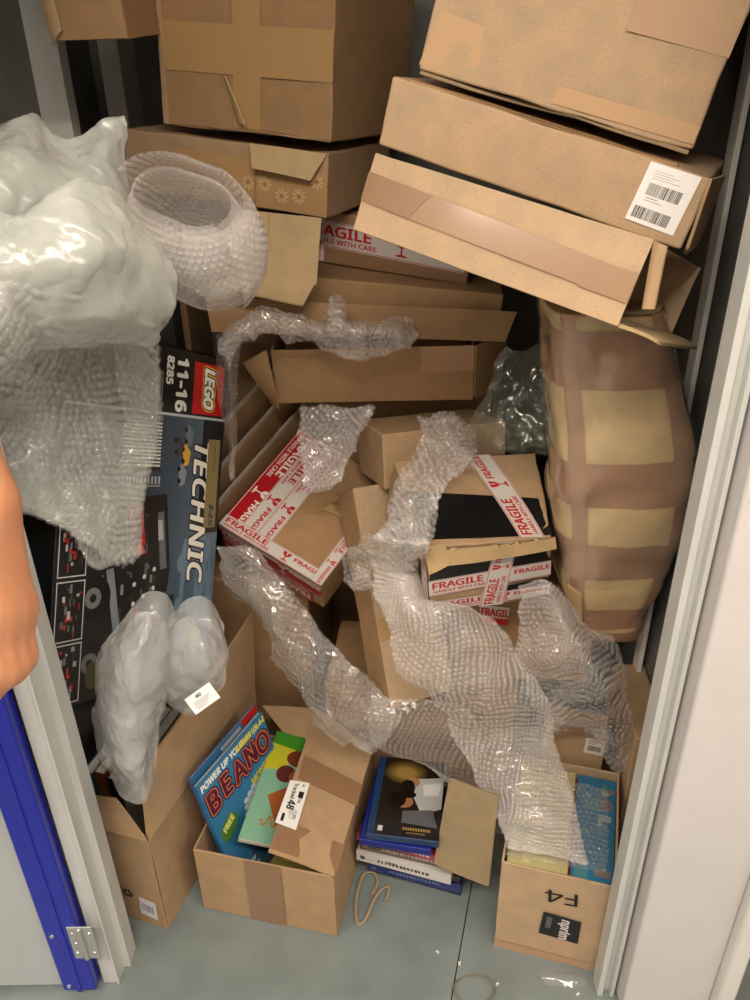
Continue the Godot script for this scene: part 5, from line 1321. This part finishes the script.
const SHEETS := {
	"foam_back": [
		[[-0.507, 1.409, -1.050], [-0.458, 1.373, -1.050], [-0.394, 1.389, -1.060], [-0.370, 1.356, -1.080], [-0.326, 1.374, -1.100], [-0.309, 1.377, -1.120]],
		[[-0.489, 1.357, -0.980], [-0.424, 1.357, -0.970], [-0.382, 1.354, -0.990], [-0.357, 1.332, -1.040], [-0.321, 1.335, -1.060], [-0.307, 1.318, -1.100]],
		[[-0.486, 1.300, -0.940], [-0.420, 1.306, -0.930], [-0.382, 1.306, -0.960], [-0.345, 1.299, -1.000], [-0.316, 1.292, -1.040], [-0.301, 1.261, -1.080]],
		[[-0.510, 1.232, -0.950], [-0.441, 1.239, -0.940], [-0.397, 1.240, -0.960], [-0.351, 1.236, -1.000], [-0.311, 1.234, -1.030], [-0.284, 1.213, -1.060]]],
	"foam_front": [
		[[-0.465, 1.322, -0.930], [-0.402, 1.297, -0.920], [-0.380, 1.297, -0.920], [-0.327, 1.322, -0.940], [-0.291, 1.312, -0.980], [-0.292, 1.278, -1.020]],
		[[-0.453, 1.279, -0.880], [-0.392, 1.273, -0.880], [-0.356, 1.281, -0.890], [-0.306, 1.297, -0.910], [-0.271, 1.279, -0.950], [-0.248, 1.240, -1.000]],
		[[-0.453, 1.248, -0.860], [-0.390, 1.247, -0.860], [-0.347, 1.243, -0.870], [-0.298, 1.252, -0.890], [-0.265, 1.233, -0.940], [-0.237, 1.194, -0.990]],
		[[-0.474, 1.205, -0.880], [-0.411, 1.195, -0.880], [-0.361, 1.183, -0.890], [-0.311, 1.184, -0.910], [-0.277, 1.169, -0.950], [-0.250, 1.150, -0.990]],
		[[-0.509, 1.161, -0.930], [-0.440, 1.154, -0.930], [-0.388, 1.137, -0.940], [-0.340, 1.136, -0.960], [-0.310, 1.122, -1.000], [-0.293, 1.112, -1.030]]],
	"wrap_hang": [
		[[-0.447, 1.232, -0.860], [-0.393, 1.236, -0.860], [-0.348, 1.230, -0.880], [-0.311, 1.216, -0.910], [-0.286, 1.188, -0.950], [-0.280, 1.148, -1.000]],
		[[-0.454, 1.173, -0.840], [-0.404, 1.174, -0.850], [-0.414, 1.122, -1.006], [-0.413, 1.062, -1.162], [-0.374, 1.038, -1.230], [-0.351, 1.001, -1.264]],
		[[-0.470, 1.096, -0.830], [-0.493, 1.016, -0.995], [-0.459, 0.983, -1.051], [-0.420, 0.952, -1.117], [-0.386, 0.926, -1.175], [-0.355, 0.901, -1.229]],
		[[-0.491, 1.021, -0.830], [-0.499, 0.936, -0.961], [-0.465, 0.898, -1.016], [-0.431, 0.866, -1.072], [-0.403, 0.832, -1.116], [-0.380, 0.810, -1.154]],
		[[-0.508, 0.975, -0.840], [-0.500, 0.917, -0.953], [-0.465, 0.865, -1.005], [-0.437, 0.797, -1.040], [-0.418, 0.753, -1.065], [-0.387, 0.731, -1.118]]],
	"wrap_hang_fold": [
		[[-0.465, 0.876, -1.010], [-0.440, 0.860, -1.052], [-0.411, 0.832, -1.101], [-0.381, 0.792, -1.146]],
		[[-0.461, 0.858, -1.012], [-0.441, 0.816, -1.038], [-0.416, 0.790, -1.080], [-0.385, 0.758, -1.130]],
		[[-0.444, 0.804, -1.029], [-0.435, 0.774, -1.039], [-0.413, 0.755, -1.075], [-0.388, 0.726, -1.116]],
		[[-0.435, 0.763, -1.034], [-0.428, 0.749, -1.043], [-0.417, 0.742, -1.064], [-0.394, 0.727, -1.103]]],
	"wrap_side_fold": [
		[[-0.387, 1.090, -1.201], [-0.367, 1.071, -1.254], [-0.351, 1.040, -1.275], [-0.349, 1.000, -1.268]],
		[[-0.387, 1.047, -1.177], [-0.372, 1.022, -1.230], [-0.355, 0.988, -1.253], [-0.352, 0.954, -1.250]],
		[[-0.388, 0.988, -1.170], [-0.376, 0.964, -1.207], [-0.364, 0.940, -1.222], [-0.357, 0.919, -1.229]],
		[[-0.388, 0.927, -1.171], [-0.381, 0.914, -1.182], [-0.375, 0.904, -1.191], [-0.370, 0.897, -1.199]]],
	"wrap_top": [
		[[-0.279, 0.991, -1.420], [-0.233, 1.029, -1.440], [-0.148, 1.031, -1.440], [-0.098, 1.015, -1.440], [-0.066, 1.058, -1.450], [-0.036, 1.014, -1.440], [0.037, 1.017, -1.450], [0.081, 0.986, -1.450]],
		[[-0.271, 0.975, -1.400], [-0.224, 1.023, -1.410], [-0.150, 1.021, -1.410], [-0.100, 1.006, -1.410], [-0.053, 1.018, -1.410], [-0.022, 0.997, -1.410], [0.036, 1.004, -1.420], [0.076, 0.983, -1.430]],
		[[-0.261, 0.941, -1.410], [-0.217, 0.997, -1.420], [-0.158, 0.995, -1.420], [-0.104, 0.973, -1.420], [-0.056, 0.953, -1.420], [-0.008, 0.945, -1.430], [0.042, 0.959, -1.430], [0.070, 0.967, -1.440]]],
	"wrap_strand": [
		[[-0.282, 1.000, -1.420], [-0.256, 1.016, -1.400], [-0.235, 0.998, -1.420]],
		[[-0.285, 0.938, -1.410], [-0.258, 0.945, -1.390], [-0.245, 0.937, -1.410]],
		[[-0.285, 0.863, -1.400], [-0.264, 0.871, -1.380], [-0.257, 0.862, -1.400]],
		[[-0.281, 0.795, -1.390], [-0.267, 0.805, -1.370], [-0.262, 0.795, -1.390]],
		[[-0.283, 0.721, -1.380], [-0.271, 0.732, -1.360], [-0.265, 0.730, -1.380]]],
	"wrap_under": [
		[[-0.140, 0.854, -1.430], [-0.092, 0.857, -1.430], [-0.045, 0.850, -1.430], [0.003, 0.849, -1.420]],
		[[-0.137, 0.813, -1.390], [-0.092, 0.811, -1.380], [-0.048, 0.816, -1.380], [-0.014, 0.832, -1.390]],
		[[-0.132, 0.775, -1.340], [-0.097, 0.773, -1.330], [-0.063, 0.785, -1.330], [-0.041, 0.804, -1.340]],
		[[-0.131, 0.741, -1.290], [-0.108, 0.751, -1.280], [-0.084, 0.760, -1.280], [-0.066, 0.765, -1.290]]],
	"wrap_centre": [
		[[0.085, 0.857, -1.360], [0.121, 0.866, -1.360], [0.158, 0.852, -1.360], [0.186, 0.795, -1.360]],
		[[0.076, 0.836, -1.269], [0.112, 0.835, -1.279], [0.147, 0.829, -1.273], [0.169, 0.821, -1.250]],
		[[0.034, 0.817, -1.178], [0.067, 0.814, -1.181], [0.100, 0.809, -1.173], [0.126, 0.811, -1.195]],
		[[0.017, 0.798, -1.097], [0.042, 0.796, -1.100], [0.070, 0.791, -1.092], [0.093, 0.792, -1.105]],
		[[-0.006, 0.792, -1.063], [0.029, 0.783, -1.046], [0.055, 0.778, -1.039], [0.083, 0.777, -1.046]],
		[[-0.048, 0.692, -1.160], [-0.007, 0.684, -1.150], [0.032, 0.669, -1.140], [0.061, 0.669, -1.140]]],
	"wrap_knot": [
		[[-0.058, 0.669, -1.180], [-0.036, 0.702, -1.160], [-0.013, 0.702, -1.150], [-0.000, 0.688, -1.150]],
		[[-0.057, 0.638, -1.170], [-0.034, 0.671, -1.130], [-0.014, 0.671, -1.130], [0.001, 0.653, -1.140]],
		[[-0.047, 0.607, -1.170], [-0.032, 0.622, -1.150], [-0.018, 0.628, -1.140], [-0.004, 0.632, -1.140]]],
	"wrap_long": [
		[[-0.017, 0.712, -1.150], [0.015, 0.711, -1.130], [0.040, 0.696, -1.130], [0.061, 0.669, -1.140]],
		[[-0.001, 0.647, -1.120], [0.036, 0.656, -1.100], [0.069, 0.643, -1.100], [0.102, 0.607, -1.120]],
		[[0.019, 0.594, -1.100], [0.068, 0.616, -1.070], [0.129, 0.629, -1.070], [0.189, 0.599, -1.100]],
		[[0.035, 0.507, -1.090], [0.104, 0.551, -1.050], [0.179, 0.560, -1.050], [0.247, 0.526, -1.070]],
		[[0.082, 0.457, -1.080], [0.153, 0.481, -1.040], [0.228, 0.486, -1.040], [0.297, 0.448, -1.060]],
		[[0.141, 0.330, -1.097], [0.210, 0.360, -1.066], [0.273, 0.360, -1.064], [0.322, 0.340, -1.066]],
		[[0.178, 0.285, -1.030], [0.235, 0.310, -1.007], [0.293, 0.310, -1.005], [0.336, 0.295, -1.006]],
		[[0.211, 0.255, -0.967], [0.255, 0.275, -0.945], [0.302, 0.275, -0.944], [0.344, 0.262, -0.948]],
		[[0.210, 0.262, -0.900], [0.251, 0.270, -0.882], [0.296, 0.270, -0.873], [0.341, 0.265, -0.865]]],
	"wrap_left": [
		[[-0.297, 0.641, -1.270], [-0.289, 0.616, -1.250], [-0.286, 0.582, -1.250], [-0.280, 0.538, -1.260]],
		[[-0.232, 0.659, -1.240], [-0.239, 0.620, -1.220], [-0.237, 0.580, -1.220], [-0.235, 0.536, -1.230]],
		[[-0.167, 0.597, -1.210], [-0.191, 0.567, -1.190], [-0.201, 0.529, -1.190], [-0.202, 0.478, -1.200]],
		[[-0.120, 0.531, -1.190], [-0.147, 0.490, -1.170], [-0.160, 0.450, -1.170], [-0.164, 0.407, -1.180]],
		[[-0.066, 0.471, -1.170], [-0.093, 0.422, -1.150], [-0.107, 0.373, -1.150], [-0.117, 0.333, -1.160]],
		[[-0.006, 0.400, -1.150], [-0.031, 0.377, -1.130], [-0.051, 0.335, -1.130], [-0.066, 0.291, -1.140]],
		[[0.040, 0.366, -1.140], [0.025, 0.335, -1.120], [0.009, 0.296, -1.120], [-0.014, 0.265, -1.120]]],
	"wrap_low": [
		[[-0.012, 0.392, -1.140], [0.040, 0.388, -1.130], [0.114, 0.396, -1.120], [0.165, 0.389, -1.110]],
		[[-0.020, 0.344, -1.120], [0.048, 0.354, -1.100], [0.121, 0.355, -1.090], [0.185, 0.346, -1.080]],
		[[-0.002, 0.286, -1.110], [0.061, 0.295, -1.090], [0.134, 0.294, -1.070], [0.208, 0.277, -1.060]],
		[[0.077, 0.258, -1.100], [0.124, 0.244, -1.080], [0.169, 0.209, -1.050], [0.227, 0.219, -1.040]],
		[[0.138, 0.224, -1.090], [0.156, 0.198, -1.060], [0.173, 0.150, -1.030], [0.223, 0.160, -1.010]]],
	"wrap_right": [
		[[0.246, 0.658, -1.120], [0.279, 0.679, -1.100], [0.309, 0.641, -1.090], [0.354, 0.582, -1.090], [0.407, 0.546, -1.100]],
		[[0.245, 0.582, -1.100], [0.280, 0.605, -1.070], [0.313, 0.610, -1.050], [0.361, 0.577, -1.050], [0.425, 0.500, -1.080]],
		[[0.239, 0.522, -1.080], [0.278, 0.556, -1.040], [0.317, 0.572, -1.020], [0.369, 0.545, -1.020], [0.443, 0.456, -1.060]],
		[[0.263, 0.451, -1.070], [0.297, 0.478, -1.040], [0.334, 0.502, -1.020], [0.388, 0.479, -1.020], [0.459, 0.394, -1.050]],
		[[0.303, 0.361, -1.080], [0.324, 0.380, -1.060], [0.365, 0.397, -1.050], [0.418, 0.354, -1.050], [0.478, 0.270, -1.060]],
		[[0.336, 0.325, -1.090], [0.363, 0.332, -1.090], [0.395, 0.331, -1.090], [0.448, 0.251, -1.090], [0.490, 0.154, -1.090]]],
	"wrap_books": [
		[[0.243, 0.245, -1.029], [0.304, 0.250, -1.035], [0.371, 0.250, -1.045], [0.421, 0.245, -1.037]],
		[[0.225, 0.240, -0.957], [0.283, 0.250, -0.952], [0.350, 0.250, -0.955], [0.403, 0.240, -0.950]],
		[[0.213, 0.236, -0.910], [0.269, 0.240, -0.892], [0.326, 0.240, -0.880], [0.375, 0.236, -0.867]]],
	"film": [
		[[0.242, 0.972, -1.420], [0.266, 0.969, -1.400], [0.288, 0.985, -1.380], [0.307, 0.982, -1.360]],
		[[0.212, 0.903, -1.400], [0.247, 0.914, -1.370], [0.279, 0.921, -1.350], [0.306, 0.929, -1.330]],
		[[0.184, 0.838, -1.390], [0.230, 0.855, -1.350], [0.271, 0.863, -1.330], [0.311, 0.871, -1.310]],
		[[0.173, 0.770, -1.380], [0.223, 0.795, -1.340], [0.268, 0.808, -1.320], [0.307, 0.813, -1.300]]],
	"bag_left": [
		[[-0.376, 0.704, -0.970], [-0.348, 0.737, -0.950], [-0.324, 0.744, -0.940], [-0.312, 0.725, -0.950], [-0.310, 0.687, -0.970]],
		[[-0.417, 0.663, -0.960], [-0.369, 0.706, -0.920], [-0.332, 0.725, -0.900], [-0.315, 0.699, -0.920], [-0.310, 0.647, -0.960]],
		[[-0.433, 0.599, -0.950], [-0.388, 0.638, -0.905], [-0.351, 0.656, -0.885], [-0.329, 0.637, -0.905], [-0.326, 0.586, -0.950]],
		[[-0.444, 0.522, -0.950], [-0.401, 0.565, -0.905], [-0.366, 0.580, -0.885], [-0.350, 0.560, -0.905], [-0.348, 0.519, -0.950]],
		[[-0.447, 0.442, -0.950], [-0.410, 0.480, -0.910], [-0.386, 0.481, -0.900], [-0.367, 0.474, -0.910], [-0.366, 0.440, -0.950]],
		[[-0.432, 0.378, -0.950], [-0.412, 0.384, -0.930], [-0.397, 0.381, -0.920], [-0.387, 0.376, -0.930], [-0.384, 0.375, -0.950]]],
	"bag_left_back": [
		[[-0.376, 0.704, -0.975], [-0.348, 0.737, -0.990], [-0.324, 0.744, -0.990], [-0.312, 0.725, -0.990], [-0.310, 0.687, -0.975]],
		[[-0.417, 0.663, -0.965], [-0.369, 0.706, -0.960], [-0.332, 0.725, -0.950], [-0.315, 0.699, -0.960], [-0.310, 0.647, -0.965]],
		[[-0.433, 0.599, -0.955], [-0.388, 0.638, -0.945], [-0.351, 0.656, -0.935], [-0.329, 0.637, -0.945], [-0.326, 0.586, -0.955]],
		[[-0.444, 0.522, -0.955], [-0.401, 0.565, -0.945], [-0.366, 0.580, -0.935], [-0.350, 0.560, -0.945], [-0.348, 0.519, -0.955]],
		[[-0.447, 0.442, -0.955], [-0.410, 0.480, -0.950], [-0.386, 0.481, -0.950], [-0.367, 0.474, -0.950], [-0.366, 0.440, -0.955]],
		[[-0.432, 0.378, -0.955], [-0.412, 0.384, -0.970], [-0.397, 0.381, -0.970], [-0.387, 0.376, -0.970], [-0.384, 0.375, -0.955]]],
	"bag_right": [
		[[-0.331, 0.668, -0.970], [-0.297, 0.717, -0.950], [-0.265, 0.728, -0.945], [-0.243, 0.716, -0.950], [-0.234, 0.689, -0.970]],
		[[-0.326, 0.646, -0.950], [-0.283, 0.707, -0.910], [-0.250, 0.723, -0.900], [-0.230, 0.703, -0.920], [-0.224, 0.655, -0.960]],
		[[-0.325, 0.615, -0.940], [-0.283, 0.665, -0.900], [-0.251, 0.681, -0.890], [-0.233, 0.663, -0.910], [-0.229, 0.620, -0.950]],
		[[-0.330, 0.576, -0.950], [-0.299, 0.597, -0.920], [-0.269, 0.606, -0.910], [-0.250, 0.604, -0.920], [-0.242, 0.584, -0.950]],
		[[-0.330, 0.543, -0.970], [-0.309, 0.544, -0.950], [-0.293, 0.540, -0.945], [-0.278, 0.548, -0.950], [-0.272, 0.545, -0.970]]],
	"bag_right_back": [
		[[-0.331, 0.668, -0.975], [-0.297, 0.717, -0.990], [-0.265, 0.728, -0.995], [-0.243, 0.716, -0.990], [-0.234, 0.689, -0.975]],
		[[-0.326, 0.646, -0.955], [-0.283, 0.707, -0.950], [-0.250, 0.723, -0.950], [-0.230, 0.703, -0.960], [-0.224, 0.655, -0.965]],
		[[-0.325, 0.615, -0.945], [-0.283, 0.665, -0.940], [-0.251, 0.681, -0.940], [-0.233, 0.663, -0.950], [-0.229, 0.620, -0.955]],
		[[-0.330, 0.576, -0.955], [-0.299, 0.597, -0.960], [-0.269, 0.606, -0.960], [-0.250, 0.604, -0.960], [-0.242, 0.584, -0.955]],
		[[-0.330, 0.543, -0.975], [-0.309, 0.544, -0.990], [-0.293, 0.540, -0.995], [-0.278, 0.548, -0.990], [-0.272, 0.545, -0.975]]],
}
